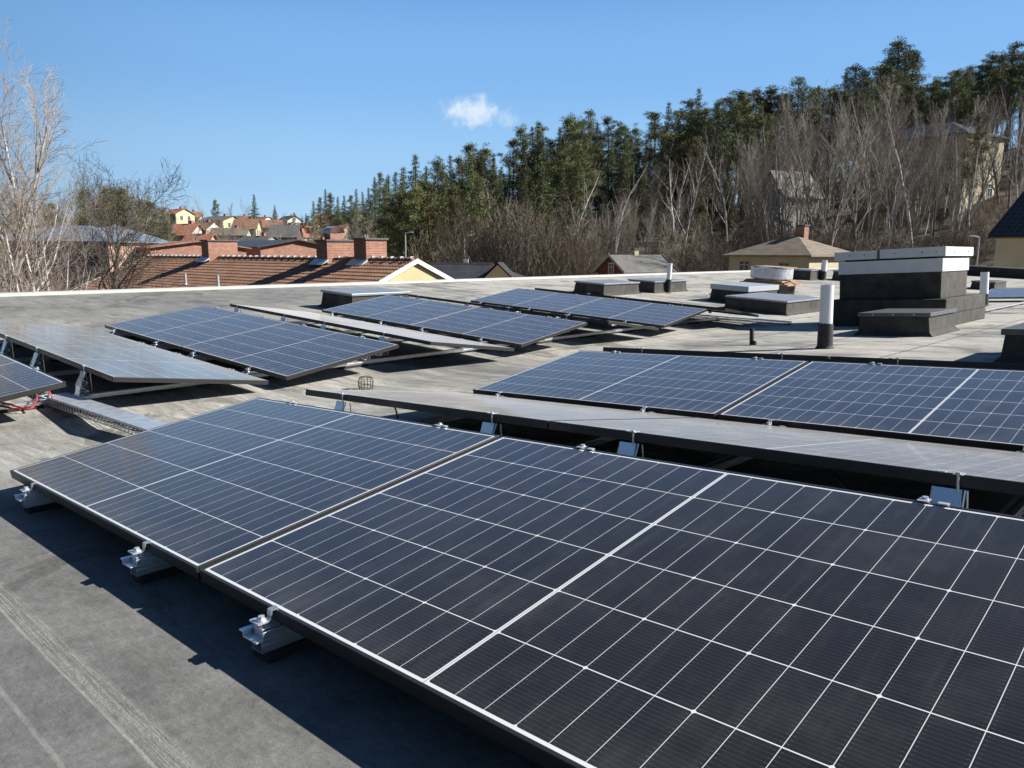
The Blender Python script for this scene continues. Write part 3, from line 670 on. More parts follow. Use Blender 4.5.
def tile_slope(u_len, v_len, tu=.26, tv=.36, du=4, hgt=.035, step=.028):
    """real pantile relief: u along the eaves, v down the slope, z up"""
    nu = int(u_len/tu)*du; rows = int(v_len/tv); b = MB(); us = [u_len*i/nu for i in range(nu+1)]
    wv = [hgt*(.5+.5*math.cos(2*math.pi*i/du)) for i in range(nu+1)]
    for r_ in range(rows):
        for vv, z in ((r_*v_len/rows, 0), ((r_+1)*v_len/rows, step)):
            for i in range(nu+1): b.v.append((us[i], vv, wv[i]+z))
    m = nu+1
    for k in range(rows*2-1):
        for i in range(nu): b.f.append((k*m+i, (k+1)*m+i, (k+1)*m+i+1, k*m+i+1))
    return b
def place(ex, ey, ez, o): return Matrix(((ex[0], ey[0], ez[0], o[0]), (ex[1], ey[1], ez[1], o[1]), (ex[2], ey[2], ez[2], o[2]), (0, 0, 0, 1)))

def window(par, x, y, z, w_, h_, nrm, depth=.05):
    """nrm: 'x+','x-','y+','y-' local wall direction"""
    ax = 0 if nrm[0] == 'x' else 1; sg = 1 if nrm[1] == '+' else -1
    def bx(b, a0, a1, z0, z1, d0, d1):
        if ax == 0: b.box(min(x+sg*d0, x+sg*d1), max(x+sg*d0, x+sg*d1), y+a0, y+a1, z+z0, z+z1)
        else: b.box(x+a0, x+a1, min(y+sg*d0, y+sg*d1), max(y+sg*d0, y+sg*d1), z+z0, z+z1)
    b = MB(); t = .09
    bx(b, -w_/2, w_/2, -h_/2, -h_/2+t, .003, depth); bx(b, -w_/2, w_/2, h_/2-t, h_/2, .003, depth); bx(b, -w_/2, -w_/2+t, -h_/2+t, h_/2-t, .003, depth); bx(b, w_/2-t, w_/2, -h_/2+t, h_/2-t, .003, depth)
    bx(b, -.035, .035, -h_/2+t, h_/2-t, .004, depth-.005); bx(b, -w_/2+t, -.036, h_/6-.03, h_/6+.03, .004, depth-.006); bx(b, .036, w_/2-t, h_/6-.03, h_/6+.03, .004, depth-.006)
    f = b.build('window', M_WFR, par)
    b = MB(); bx(b, -w_/2+t, w_/2-t, -h_/2+t, h_/2-t, .002, .018); b.build('pane', M_PANE, f); return f

def house(pos, ang, ln, wd, wh, rh, wallm, roofm, label, cat='house', over=.45, wins=(), chim=(), hip=0, trim=None, tiles=False, overx=None, name='house'):
    """ridge along local X; pos = ground centre; ang = ridge bearing (rad from +X)"""
    root = empty(name, Matrix.Translation(Vector(pos)) @ Matrix.Rotation(ang, 4, 'Z'), label, cat)
    a, c = ln/2, wd/2; b = MB()
    if hip: b.box(-a, a, -c, c, -3, wh)
    else:
        vs = [(-a, -c, -3), (-a, c, -3), (-a, c, wh), (-a, 0, wh+rh), (-a, -c, wh), (a, -c, -3), (a, c, -3), (a, c, wh), (a, 0, wh+rh), (a, -c, wh)]
        b.add(vs, [(0, 4, 3, 2, 1), (5, 6, 7, 8, 9), (0, 5, 9, 4), (1, 2, 7, 6)])
    b.build('wall', wallm, root)
    rt = MB(); k = rh/c; t = .10; lift = .05
    e = c+over; ze = wh-over*k; ar = a-hip; ax = a+(over*.9 if overx is None else overx)
    top = [(-ar if hip else -ax, 0, wh+rh+lift), (ar if hip else ax, 0, wh+rh+lift)]
    vs = [(-ax, -e, ze+lift), (ax, -e, ze+lift), (ax, e, ze+lift), (-ax, e, ze+lift), top[0], top[1]]
    vs += [(x, y, z-t) for x, y, z in vs]
    fs = [(0, 1, 5, 4), (2, 3, 4, 5), (6, 10, 11, 7), (8, 11, 10, 9), (0, 6, 7, 1), (2, 8, 9, 3)]
    if hip: fs += [(1, 2, 5), (3, 0, 4), (7, 11, 8), (9, 10, 6), (1, 7, 8, 2), (3, 9, 6, 0)]
    else: fs += [(1, 7, 11, 5), (5, 11, 8, 2), (0, 4, 10, 6), (4, 3, 9, 10)]
    rt.add(vs, fs); ro = rt.build('roof', roofm, root)
    sl = math.hypot(c+over, (c+over)*k)
    if tiles and not hip:
        for sg in (-1, 1):
            if tiles == 1 and sg == 1: continue
            ts = tile_slope(2*ax, sl, .26 if tiles == 1 else .32, .36)
            ex = (1, 0, 0) if sg < 0 else (-1, 0, 0); ey = (0, sg*math.cos(math.atan(k)), -math.sin(math.atan(k)))
            ez = Vector(ex).cross(Vector(ey)); ez = ez if ez.z > 0 else -ez
            o0 = (-ax if sg < 0 else ax, 0, wh+rh+lift+.015)
            Mx = place(ex, ey, ez, o0)
            ts.v = [tuple(Mx @ Vector(q)) for q in ts.v]; ts.build('tiles', roofm, ro)
        rd = MB()
        for i in range(int(2*ax/.34)): x = -ax+i*.34; rd.tube([(x, 0, wh+rh+lift+.03), (x+.36, 0, wh+rh+lift+.045)], [.085, .11], 8)
        rd.build('ridge_tiles', roofm, ro)
    if trim:
        for sx in (-1, 1):
            tr = MB()
            for sy in (-1, 1):
                x0, x1 = (ax+.003, ax+.05) if sx > 0 else (-ax-.05, -ax-.003)
                pts = [(0, wh+rh+lift+.09), (sy*e, ze+lift+.09), (sy*e, ze+lift-.13), (0, wh+rh+lift-.13)]
                tr.add([(x0, p[0], p[1]) for p in pts]+[(x1, p[0], p[1]) for p in pts], [(0, 1, 2, 3), (7, 6, 5, 4), (0, 4, 5, 1), (1, 5, 6, 2), (2, 6, 7, 3), (3, 7, 4, 0)])
            tr.build('bargeboard', trim, root)
    for (x, z, w_, h_, nr) in wins:
        if nr[0] == 'y': window(root, x, (c if nr[1] == '+' else -c), z, w_, h_, nr)
        else: window(root, (a if nr[1] == '+' else -a), x, z, w_, h_, nr)
    for (x, y, w_, d_, h_, m_) in chim:
        z0 = wh+rh-abs(y)*k-.5; b = MB(); b.box(x-w_/2, x+w_/2, y-d_/2, y+d_/2, z0, z0+.5+h_)
        ch = b.build('chimney', m_, ro)
        MB().box(x-w_/2-.06, x+w_/2+.06, y-d_/2-.06, y+d_/2+.06, z0+.503+h_, z0+.60+h_).build('cap', M_LIDB, ch)
    return root
def wrow(n, x0, x1, z, w_, h_, nr): return [(x0+(x1-x0)*i/max(n-1, 1), z, w_, h_, nr) for i in range(n)]

# long brown tiled roof with the yellow gable, ridge along our roof's X
DB = 36.0
pB = at(421, 258.6, 1.0); k = DB/np.dot(pB-CAM, _f); pB = CAM+(pB-CAM)*k       # gable apex
LEN = 34.8; rh, hw = 3.15, 7.0
ang1 = R(-2.0)
cx, cy = pB[0]-math.cos(ang1)*(LEN/2+.4), pB[1]-math.sin(ang1)*(LEN/2+.4)
wh1 = pB[2]-.14-rh-GZ
hb = house((cx, cy, GZ), ang1, LEN, hw*2, wh1, rh, P_YEL, T_BROWN, 'long building with brown pantile roof and a yellow gable with white bargeboards', 'building', over=.45, trim=mat('white_board', (.78, .77, .72), .6), tiles=1, overx=.10, wins=[(0, wh1-1.4, 1.2, 1.3, 'x+')], name='tiled_building')
ro = [c for c in hb.children if c.name.startswith('roof')][0]
def ridge_x(px):  # local x on the ridge seen at px
    best = min(np.linspace(-LEN/2, LEN/2, 400), key=lambda t: abs(proj_px(hb.matrix_world @ Vector((t, 0, wh1+rh)))-px)); return best
def proj_px(P):
    d = np.array(P)-CAM; return 512+FPX*(d@cr)/(d@_f)
bpy.context.view_layer.update()
zr = wh1+rh
for (pa_, pb_, hh, yw) in ((199, 233, 1.15, 2.0), (316, 349, 1.0, 1.9), (354, 377, 1.05, 1.25)):
    x = ridge_x((pa_+pb_)/2); b = MB(); b.box(x-.55, x+.55, -yw/2+.3, yw/2+.3, zr-1.0, zr+hh); ch = b.build('chimney', M_BRICK, ro)
    MB().box(x-.63, x+.63, -yw/2+.22, yw/2+.38, zr+hh+.003, zr+hh+.09).build('cap', M_LIDB, ch)
    MB().box(x-.75, x+.75, -yw/2-.45, -yw/2+.298, zr-.75, zr-.13).build('flashing', M_GALV, ch) if False else None
    fb_ = MB(); fb_.add([(x-.7, -yw/2+.28, zr-.05), (x+.7, -yw/2+.28, zr-.05), (x+.7, -yw/2-.15, zr-.22), (x-.7, -yw/2-.15, zr-.22), (x-.7, -yw/2+.28, zr+.10), (x+.7, -yw/2+.28, zr+.10)], [(0, 3, 2, 1), (4, 5, 2, 3), (0, 4, 3), (1, 2, 5)]); fb_.build('flashing', M_GALV, ch)
    if pa_ == 316:
        b = MB(); b.box(x-.3, x+.3, -.28, .52, zr+hh+.093, zr+hh+.42); b.build('flue', M_BRICK, ch)
        b = MB(); n = 12
        for i in range(n):
            t0, t1 = math.pi*i/n, math.pi*(i+1)/n
            b.add([(x-.36, .12-.46*math.cos(t0), zr+hh+.44+.36*math.sin(t0)), (x-.36, .12-.46*math.cos(t1), zr+hh+.44+.36*math.sin(t1)), (x+.36, .12-.46*math.cos(t1), zr+hh+.44+.36*math.sin(t1)), (x+.36, .12-.46*math.cos(t0), zr+hh+.44+.36*math.sin(t0))], [(0, 1, 2, 3)])
        b.build('cowl', M_GALV, ch)
for i, px in enumerate((255, 290)):
    x = ridge_x(px-14); y = -3.6; z = zr-3.6*rh/hw
    b = MB(); b.tube([(x, y, z-.1), (x, y, z+.75)], .08, 10); b.tube([(x, y, z+.06), (x+.35, y-.05, z+.04)], .06, 8); b.tube([(x, y, z+.0), (x, y, z+.16)], [.2, .1], 10); b.build('vent_pipe', M_GALV, ro)
b = MB()
for i in range(44): x = -LEN/2+.5+i*LEN/44; b.box(x-.06, x+.06, -.14, .05, zr+.14, zr+.24)
b.build('snow_hooks', M_GALV, ro)

# other buildings
def base_at(px, D, dz=0):
    x, y = polar(px2a(px), D); return (x, y, ground_h(x, y)+dz)
def zy(px, py, D): return float(at(px, py, D)[2])
def H_(px, D, eave_py, ridge_py, ang, ln, wd, wallm, roofm, label, **k):
    x, y = polar(px2a(px), D); g0 = ground_h(x, y); ze = zy(px, eave_py, D); zr_ = zy(px, ridge_py, D)
    g0 = min(g0, ze-2.4)
    return house((x, y, g0), R(ang), ln, wd, ze-g0, zr_-ze, wallm, roofm, label, **k)
cw = 5.5
# cream cottage with hipped roof
x, y = polar(px2a(787), 58); ze = zy(787, 253.5, 58); hc = ze-GZ
house((x, y, GZ), R(-8), 6.2, 5.6, hc, zy(787, 237.5, 58)-ze, P_CREAM, T_TAN, 'cream cottage with hipped lichen tile roof and brick chimney at the wood edge', hip=2.6, over=.4,
      wins=[(-1.8, hc-.95, .9, 1.0, 'y-'), (1.3, hc-.95, .9, .8, 'y-')], chim=[(.4, .6, .6, .55, 1.0, M_BRICK)], name='cottage')
# red cottage
x, y = polar(px2a(634), 62); ze = zy(634, 270, 62); hh = ze-GZ
house((x, y, GZ), R(72), 4.6, 3.6, hh, zy(634, 255.5, 62)-ze, P_RED, T_GREY, 'dark red wooden cottage with grey roof and white window below the wood', trim=M_LIDG, over=.3,
      wins=[(0, hh+.1, .75, .95, 'x-'), (-.8, hh-1.2, .75, .95, 'y-')], chim=[(0, .1, .4, .4, .5, P_CREAM)], name='cottage')
# grey roofed house right of the yellow gable
x, y = polar(px2a(462), 60); ze = zy(462, 279, 60); hh = ze-GZ; zg = zy(462, 264.5, 60)-ze
hq = house((x, y, GZ), R(38), 9.6, 6.4, hh, zg, P_CREAM, T_DARK, 'house with dark grey hipped roof right of the yellow gable', hip=2.4, over=.3, chim=[(.3, .3, .35, .35, .55, M_GALV)])
b = MB(); b.add([(2.0, -3.5, hh), (4.4, -3.5, hh), (3.2, -3.5, hh+1.15), (3.2, 0, hh+1.15), (2.0, -1, hh), (4.4, -1, hh)], [(0, 1, 2), (0, 2, 3, 4), (1, 5, 3, 2)]); b.build('dormer', P_CREAM, hq)
b = MB(); b.add([(1.7, -3.75, hh-.12), (3.2, -3.75, hh+1.3), (3.2, -.1, hh+1.3), (1.7, -1, hh-.12)], [(0, 1, 2, 3)]); b.add([(4.7, -3.75, hh-.12), (3.2, -3.75, hh+1.3), (3.2, -.1, hh+1.3), (4.7, -1, hh-.12)], [(0, 3, 2, 1)]); b.build('dormer_roof', T_DARK, hq)
b = MB(); b.box(-2.4, 2.4, -.08, .08, hh+zg+.06, hh+zg+.14); b.build('ridge_cap', M_LIDG, hq)
# yellow house at the right edge with dark glossy tiles
c0 = at(997, 233, 50); e_ = R(-17); ln_, wd_ = 11, 8.2
xr = c0[0]+math.cos(e_)*ln_/2-math.sin(e_)*wd_/2; yr = c0[1]+math.sin(e_)*ln_/2+math.cos(e_)*wd_/2
house((xr, yr, GZ), e_, ln_, wd_, c0[2]-GZ, 3.3, P_STONE, T_DARK, 'beige house with dark glossy pantile roof at the right edge of the photo', tiles=2, over=.3, chim=[(-3.6, -1.0, .9, .9, .7, M_LIDB)], trim=M_LIDB, name='house')
# brick building with dark roof, behind the long tiled roof
H_(272, 95, 247, 240.5, -2, 13, 8.5, M_BRICK, T_DARK, 'low red brick building with dark flat pitched roof behind the tiled ridge', wins=[(-4, zy(272, 247, 95)-base_at(272, 95)[2]-.8, 1.0, .6, 'y-')]+[(q, 3.5, .7, .6, 'y-') for q in (-2, 0, 2)], over=.5)
H_(165, 88, 248, 242, -2, 20, 9, M_BRICK, T_BROWN, 'building with long brown roof behind the left end of the tiled ridge', over=.4)
hp = GZ
x, y = polar(px2a(82), 84); ze = zy(82, 241, 84); hh = ze-GZ
house((x, y, GZ), R(38), 13, 10, hh, zy(82, 226, 84)-ze, P_PINK, T_METAL, 'two storey pinkish building with grey metal roof behind the bare birches', 'building', hip=5, over=.5,
      wins=wrow(4, -5, 5, hh-1.6, 1.3, 1.5, 'y-')+wrow(4, -5, 5, hh-4.7, 1.3, 1.5, 'y-'), name='building')
x, y = polar(px2a(122), 100); ze = zy(122, 240, 100); house((x, y, GZ), R(40), 8, 7, ze-GZ, 1.7, P_GREY, T_METAL, 'grey metal roofed block right of the pinkish building', 'building', hip=4, over=.4, name='building')
# town on the far slope: px, distance, eave py, ridge py, ridge bearing, length, width, wall, roof, label
TOWN = [
 (193, 150, 234, 224, 30, 5.5, 6, P_GREY, T_RED, 'grey house with bright orange red roof above the left chimney'),
 (206, 135, 244, 234, 30, 5.5, 5, P_GREY, T_RED, 'dark gabled house with bright orange roof just above the left chimney'),
 (186, 260, 214, 209, 10, 8, 8, P_PALEY, T_RED, 'small orange roofed house high among the trees'),
 (197, 270, 217, 212, 60, 8, 8, P_PALEY, T_BROWN, 'small pale yellow house high among the trees'),
 (211, 240, 229, 222, 20, 9, 8, P_WHT, T_BROWN, 'white house with brown roof right of the orange roofs'),
 (227, 250, 221, 216.5, 15, 13, 10, P_PALEY, T_GREY, 'pale yellow villa with low roof on the skyline'),
 (236, 215, 235, 228, 50, 11, 9, P_GREY, T_TAN, 'house with beige grey roof in front of the yellow villa'),
 (247, 300, 222, 216, 40, 9, 9, P_WHT, T_BROWN, 'white gabled house in the middle of the far slope'),
 (252, 235, 228, 219, 48, 8, 8, P_CREAM, T_BROWN, 'cream gabled house with brown roof and open lawn'),
 (268, 330, 221, 217, 10, 9, 8, P_WHT, T_RED, 'tiny white house with red roof on the skyline'),
 (277, 290, 227, 220, 60, 8, 8, P_PINK, T_BROWN, 'small pinkish house between the far trees'),
 (290, 200, 236, 225, 48, 8, 8, P_RED, T_GREY, 'dark red gabled house with pale blue grey roof'),
 (303, 210, 236, 226, 100, 10, 8, P_WHT, T_RED, 'house with orange roof beside the dark red gable'),
 (294, 340, 221, 216, 0, 11, 9, P_WHT, T_GREY, 'low white house on the far skyline'),
 (314, 300, 229, 223, 45, 8, 8, P_CREAM, T_BROWN, 'small cream house left of the metal chimney cowl'),
 (330, 310, 222, 215, 50, 9, 9, P_WHT, T_RED, 'white gabled house with red roof above the middle chimneys'),
 (340, 230, 232, 224, 20, 10, 9, P_PINK, T_BROWN, 'brown roofed house behind the middle chimneys'),
 (352, 290, 219, 212, 10, 14, 10, P_WHT, T_METAL, 'white house with pale blue roof at the edge of the pine wood'),
 (263, 170, 243, 236, 20, 9, 8, P_GREY, T_GREY, 'grey roofed house right behind the low brick building'),
 (322, 165, 247, 240, 5, 8, 7, M_BRICK, T_BROWN, 'brick house with brown roof beside the middle chimneys'),
]
for px, D, ep, rp_, ang, ln, wd, wm, rm, lab in TOWN:
    x, y = polar(px2a(px), D); ze = zy(px, ep, D); g0 = ground_h(x, y); g0 = min(g0, ze-3.2); h_ = ze-g0
    ln *= .78; wd *= .78
    ws = wrow(3, -ln/3, ln/3, h_-1.3, 1.0, 1.3, 'y-')+wrow(2, -wd/5, wd/5, h_-1.3, 1.0, 1.3, 'x+')
    house((x, y, g0), R(ang), ln, wd, h_, zy(px, rp_, D)-ze, wm, rm, lab, over=.5, wins=ws, chim=[(ln*.15, .3, .7, .7, .7, M_BRICK)])
# apartment block and old house half hidden in the wood
x, y = polar(px2a(914), 104); ze = zy(914, 142, 104); g0 = zy(914, 230, 104)
ws = []
for fl_ in range(4): ws += wrow(4, -4.6, 4.6, 1.5+fl_*2.65, 1.2, 1.5, 'y-')+wrow(2, -1.8, 1.8, 1.5+fl_*2.65, 1.1, 1.5, 'x+')
house((x, y, g0), R(-15), 12.5, 7.5, ze-g0, 1.8, P_APT, T_DARK, 'tall ochre apartment block half hidden behind the bare trees', 'building', over=.4, wins=ws, hip=4, name='apartment_block')
x, y = polar(px2a(781), 92); ze = zy(781, 196, 92); g0 = zy(781, 240, 92)
house((x, y, g0), R(68), 5, 4.0, ze-g0, zy(781, 172, 92)-ze, plaster('weathered_boards', (.27, .26, .23)), T_DARK, 'narrow grey gabled house with dark roof between the bare trees', over=.3, wins=[(q, z, .7, 1.0, 'x-') for q in (-1.1, 1.1) for z in (1.5, 3.9)]+[(q, z, .6, 1.0, 'y-') for q in (-1.3, 1.3) for z in (1.5, 3.9)], chim=[(0, 0, .5, .5, .6, P_CREAM)])
# street lamps
def lamp(px, D, top_py, label, arm=1):
    x, y = polar(px2a(px), D); g0 = ground_h(x, y); h = zy(px, top_py, D)-g0
    root = empty('street_lamp', (x, y, g0), label, 'street lamp')
    MB().tube([(0, 0, 0), (0, 0, h)], [.065, .045], 8).build('pole', M_GALV, root)
    MB().tube([(0, 0, h-.03), (arm*.3, arm*.2, h+.05), (arm*.55, arm*.35, h+.05)], [.03, .05, .06], 6).build('lamp_head', M_GALV, root)
lamp(407, 62, 233, 'street lamp left of the yellow gable, before the pine wood')
lamp(465, 66, 236, 'street lamp before the big bare bush')
lamp(528, 66, 236, 'street lamp standing in the big bare bush')
lamp(971, 66, 237, 'small grey street lamp left of the beige house', -1)
lamp(816, 72, 206, 'street lamp behind the cream cottage')

# ================================================================== trees
rng = np.random.default_rng(11)
def rot_about(v, ax, a):
    ax = ax/np.linalg.norm(ax); return v*math.cos(a)+np.cross(ax, v)*math.sin(a)+ax*np.dot(ax, v)*(1-math.cos(a))
def perp(d):
    a = np.array([1., 0, 0]) if abs(d[0]) < .7 else np.array([0, 1., 0]); p = np.cross(d, a); return p/np.linalg.norm(p)
def bare_tree(H, seed, levels, trunk_r, crown_from=.25, up=.35, spread=.62, droop=0, nb=(16, 7, 5), lens=(.34, .42, .45), lean=0, stems=1, twig_r=.012, wob=.10):
    """returns (wood MB, crown MB): recursive limbs, real tapered tubes down to the twigs"""
    rg = np.random.default_rng(seed); A, B = MB(), MB()
    def grow(p, d, ln, r, lev):
        n = 7 if lev == 0 else (5 if lev == 1 else (4 if lev == 2 else 3)); pts = [p.copy()]; rad = [r]
        dirs = [d]
        for i in range(n):
            j = rg.normal(0, wob*(1+.5*lev), 3); d = d+j
            if lev > 0: d = d+np.array([0, 0, up*(.35 if lev == 1 else .22)])
            if droop and lev >= 2: d = d-np.array([0, 0, droop*(i/n)*1.4])
            d = d/np.linalg.norm(d); p = p+d*ln/n; pts.append(p.copy()); rad.append(max(r*(1-.86*(i+1)/n), twig_r*.6)); dirs.append(d)
        (A if lev <= 1 and r > .03 else B).tube(pts, rad, 7 if lev == 0 else (5 if lev == 1 else 3), cap=False)
        if lev >= levels: return
        k = nb[lev]
        k = max(2, int(k*(.8+.4*rg.random())))
        for q in range(k):
            t = (crown_from if lev == 0 else .18)+(1-(crown_from if lev == 0 else .18))*(q+rg.random())/k; t = min(t, .985)
            i = min(int(t*n), n-1); f_ = t*n-i; P = pts[i]*(1-f_)+pts[i+1]*f_; dd = dirs[i]
            ph = q*2.4+rg.normal(0, .5)
            a = spread*(1.15-.45*t)+rg.normal(0, .12)
            nd = rot_about(rot_about(dd, perp(dd), a), dd, ph)
            l2 = ln*lens[lev]*(1.2-.75*t if lev == 0 else 1.1-.5*t)*(.75+.5*rg.random())
            rr = np.interp(t*n, range(n+1), rad)
            grow(P, nd, l2, max(rr*.55, twig_r), lev+1)
    for s_ in range(stems):
        a = rg.random()*6.28; l_ = (.12+.12*rg.random()) if stems > 1 else 0
        d0 = np.array([math.cos(a)*l_+lean, math.sin(a)*l_, 1.]); d0 /= np.linalg.norm(d0)
        grow(np.array([math.cos(a)*l_*1.2, math.sin(a)*l_*1.2, -.5]), d0, H*(1 if s_ == 0 else .8+.2*rg.random()), trunk_r*(1 if s_ == 0 else .8), 0)
    return A, B
def leaves(b, cen, rad, n, ln, wd, rg, flat=.6, outward=None):
    """n small blade quads in an ellipsoid"""
    p = rg.normal(0, 1, (n, 3)); p /= np.linalg.norm(p, axis=1)[:, None]; p *= (rg.random(n)**.45)[:, None]
    p *= np.array([rad, rad, rad*flat]); c = p+cen
    d = p*1.0/ max(rad, 1e-3)+rg.normal(0, .55, (n, 3))+np.array([0, 0, .25]); d /= np.linalg.norm(d, axis=1)[:, None]
    s = np.cross(d, rg.normal(0, 1, (n, 3))); s /= np.linalg.norm(s, axis=1)[:, None]
    l = ln*(.6+.8*rg.random(n))[:, None]; w_ = wd*(.6+.8*rg.random(n))[:, None]
    q = np.stack([c-s*w_*.5, c+d*l*.5-s*w_*.12, c+d*l*.62+s*w_*.12, c+s*w_*.5], 1).reshape(-1, 3)
    k = len(b.v); b.v += [tuple(v) for v in q.tolist()]; b.f += [(k+4*i, k+4*i+1, k+4*i+2, k+4*i+3) for i in range(n)]
def pine(H, seed, bare=.42, width=.16):
    rg = np.random.default_rng(seed); A, B = MB(), MB()
    pts = [np.array([0, 0, -.6])]; q = np.zeros(3)
    for i in range(1, 10): q = np.array([rg.normal(0, .10)+q[0], rg.normal(0, .10)+q[1], H*i/9.3]); pts.append(q.copy())
    A.tube(pts, [H*.0125*(1-.085*i) for i in range(10)], 7, False)
    def at_h(z): 
        t = np.clip(z/H*9.3, 0, 8.999); i = int(t); return pts[i]*(1-(t-i))+pts[i+1]*(t-i)
    nl = int(H*(1-bare)*5.2)
    for q_ in range(nl):
        t = (q_+rg.random())/nl; t = 1-(1-t)**.92; z = H*bare+t*H*(1-bare)*.985
        prof = (min(1, .35+1.9*t) if t < .35 else 1.0)*(1-t)**(.42+.13*(seed % 4))
        a = q_*2.4+rg.normal(0, .7); ln = H*width*(.30+.85*rg.random()**.8)*max(prof, .10); el = .05+.85*t+rg.normal(0, .22)
        P = at_h(z); d = np.array([math.cos(a)*math.cos(el), math.sin(a)*math.cos(el), math.sin(el)])
        E_ = P+d*ln; A.tube([P, P+d*ln*.55-np.array([0, 0, .06*ln]), E_], [.05*(1-.5*t), .03, .012], 4, False)
        m = max(1, int(ln/.62))
        for j in range(m):
            f = .40+.62*(j+rg.random()*.6)/m
            leaves(B, P+d*ln*f+rg.normal(0, .28, 3)+np.array([0, 0, .12]), (.58+.46*rg.random())*(1-.35*t), 76, .42, .07, rg, .62)
    for k in range(4): leaves(B, at_h(H*.96)+rg.normal(0, .25, 3)+np.array([0, 0, .1+.2*k]), .6, 70, .4, .07, rg, .8)
    for k in range(7):   # dead stubs
        zz = H*(.15+bare*.6*rg.random()); a = rg.random()*6.28; P = at_h(zz); A.tube([P, P+np.array([math.cos(a), math.sin(a), .1])*(.5+rg.random())], [.03, .008], 3, False)
    return A, B
def spruce(H, seed, base=.08, width=.17):
    rg = np.random.default_rng(seed); A, B = MB(), MB()
    A.tube([(0, 0, -.5), (0, 0, H*.5), (0, 0, H)], [H*.012, H*.008, .02], 7, False)
    nl = int(H*(1-base)*11)
    for q_ in range(nl):
        t = (q_+rg.random())/nl; t = 1-(1-t)**.8*1.0; z = H*base+t*H*(1-base)*.99
        R_ = H*width*(1-t)**.9*(.62+.55*rg.random())+.12; a = q_*2.4+rg.normal(0, .5); ln = R_; dr = .35*(1-t)+rg.normal(0, .08)
        E_ = np.array([math.cos(a)*ln, math.sin(a)*ln, z-ln*dr+.10*ln])
        A.tube([(0, 0, z), (E_[0]*.6, E_[1]*.6, z-ln*dr*.8), E_], [.03, .02, .008], 3, False)
        m = max(1, int(ln/.50))
        for j in range(m):
            f = .25+.77*(j+.6*rg.random())/m
            leaves(B, np.array([E_[0]*f, E_[1]*f, z-ln*dr*f]), (.36+.28*rg.random())*(1-.4*t), 36, .36, .065, rg, .55)
    return A, B
def foliage(name, c1, c2):
    m = bpy.data.materials.new(name); m.use_nodes = True; t = m.node_tree; p = t.nodes['Principled BSDF']; g = G(t)
    tcn = N(t, 'ShaderNodeTexCoord'); oi = N(t, 'ShaderNodeObjectInfo')
    f = g.rng(g.noise(tcn.outputs['Object'], .7, 4), .35, .65); c = g.mix(f, c1, c2)
    hs = N(t, 'ShaderNodeHueSaturation'); t.links.new(c, hs.inputs['Color']); t.links.new(g.m('MULTIPLY_ADD', oi.outputs['Random'], .7, .68), hs.inputs['Value'])
    t.links.new(g.m('MULTIPLY_ADD', oi.outputs['Random'], .035, .483), hs.inputs['Hue'])
    t.links.new(hs.outputs[0], p.inputs['Base Color']); p.inputs['Roughness'].default_value = .65; p.inputs['Specular IOR Level'].default_value = .25
    return m
F_PINE = foliage('pine_needles', (.066, .080, .032), (.205, .220, .085)); F_SPR = foliage('spruce_needles', (.056, .070, .028), (.170, .185, .070))
B_PINE = mat('pine_bark', (.16, .085, .05), .9, noise=.4, nscale=2); B_DARK = mat('dark_bark', (.085, .070, .058), .9, noise=.35, nscale=2)
B_BIRCH = mat('birch_bark', (.70, .68, .64), .8, colr2=(.36, .33, .30), nscale=1.3); B_GREY = mat('grey_bark', (.20, .175, .145), .9, noise=.35, nscale=2)
def twigmat(name, c):
    m = bpy.data.materials.new(name); m.use_nodes = True; t = m.node_tree; p = t.nodes['Principled BSDF']; g = G(t); oi = N(t, 'ShaderNodeObjectInfo')
    hs = N(t, 'ShaderNodeHueSaturation'); hs.inputs['Color'].default_value = (*c, 1); t.links.new(g.m('MULTIPLY_ADD', oi.outputs['Random'], .8, .6), hs.inputs['Value'])
    t.links.new(hs.outputs[0], p.inputs['Base Color']); p.inputs['Roughness'].default_value = .85; return m
W_BIR = twigmat('birch_twigs', (.21, .165, .135)); W_GREY = twigmat('grey_twigs', (.27, .24, .20)); W_BRN = twigmat('brown_twigs', (.21, .172, .13)); W_DK = twigmat('dark_twigs', (.10, .075, .06))
TREES = {}
def proto(key, name, cat, A, B, mb, mw, crown='crown'):
    TREES[key] = [name, cat, A.mesh('trunk', mb), B.mesh(crown, mw), crown]
for i in range(5): proto(f'pine{i}', 'pine_tree', 'pine tree', *pine(20, 100+i, .30+.05*i, .205+.02*(i % 3)), B_PINE, F_PINE)
for i in range(4): proto(f'spruce{i}', 'spruce_tree', 'spruce tree', *spruce(19, 200+i, .06+.05*i, .19+.012*i), B_DARK, F_SPR)
for i in range(4): proto(f'birch{i}', 'birch_tree', 'birch tree', *bare_tree(17, 300+i, 3, .17, .25, .30, .60, .35, (17, 7, 6), (.33, .42, .5), twig_r=.013), B_BIRCH, W_BIR)
for i in range(5): proto(f'alder{i}', 'bare_tree', 'bare tree', *bare_tree(15, 400+i, 3, .13 if i < 3 else .19, .30 if i < 3 else .22, .60, .42 if i < 3 else .58, 0, (17, 7, 6), (.36, .44, .5), twig_r=.012, wob=.07 if i < 3 else .12), B_GREY, W_GREY)
for i in range(3): proto(f'bush{i}', 'bare_bush', 'bare bush', *bare_tree(7.0, 500+i, 3, .055, .12, .75, .45, 0, (8, 6, 5), (.48, .5, .55), stems=9, twig_r=.011, wob=.12), B_GREY, W_BRN)
for i in range(2): proto(f'dark{i}', 'bare_tree', 'bare tree', *bare_tree(13, 600+i, 3, .17, .28, .45, .75, 0, (12, 7, 6), (.52, .5, .5), twig_r=.018, wob=.16), B_DARK, W_DK)
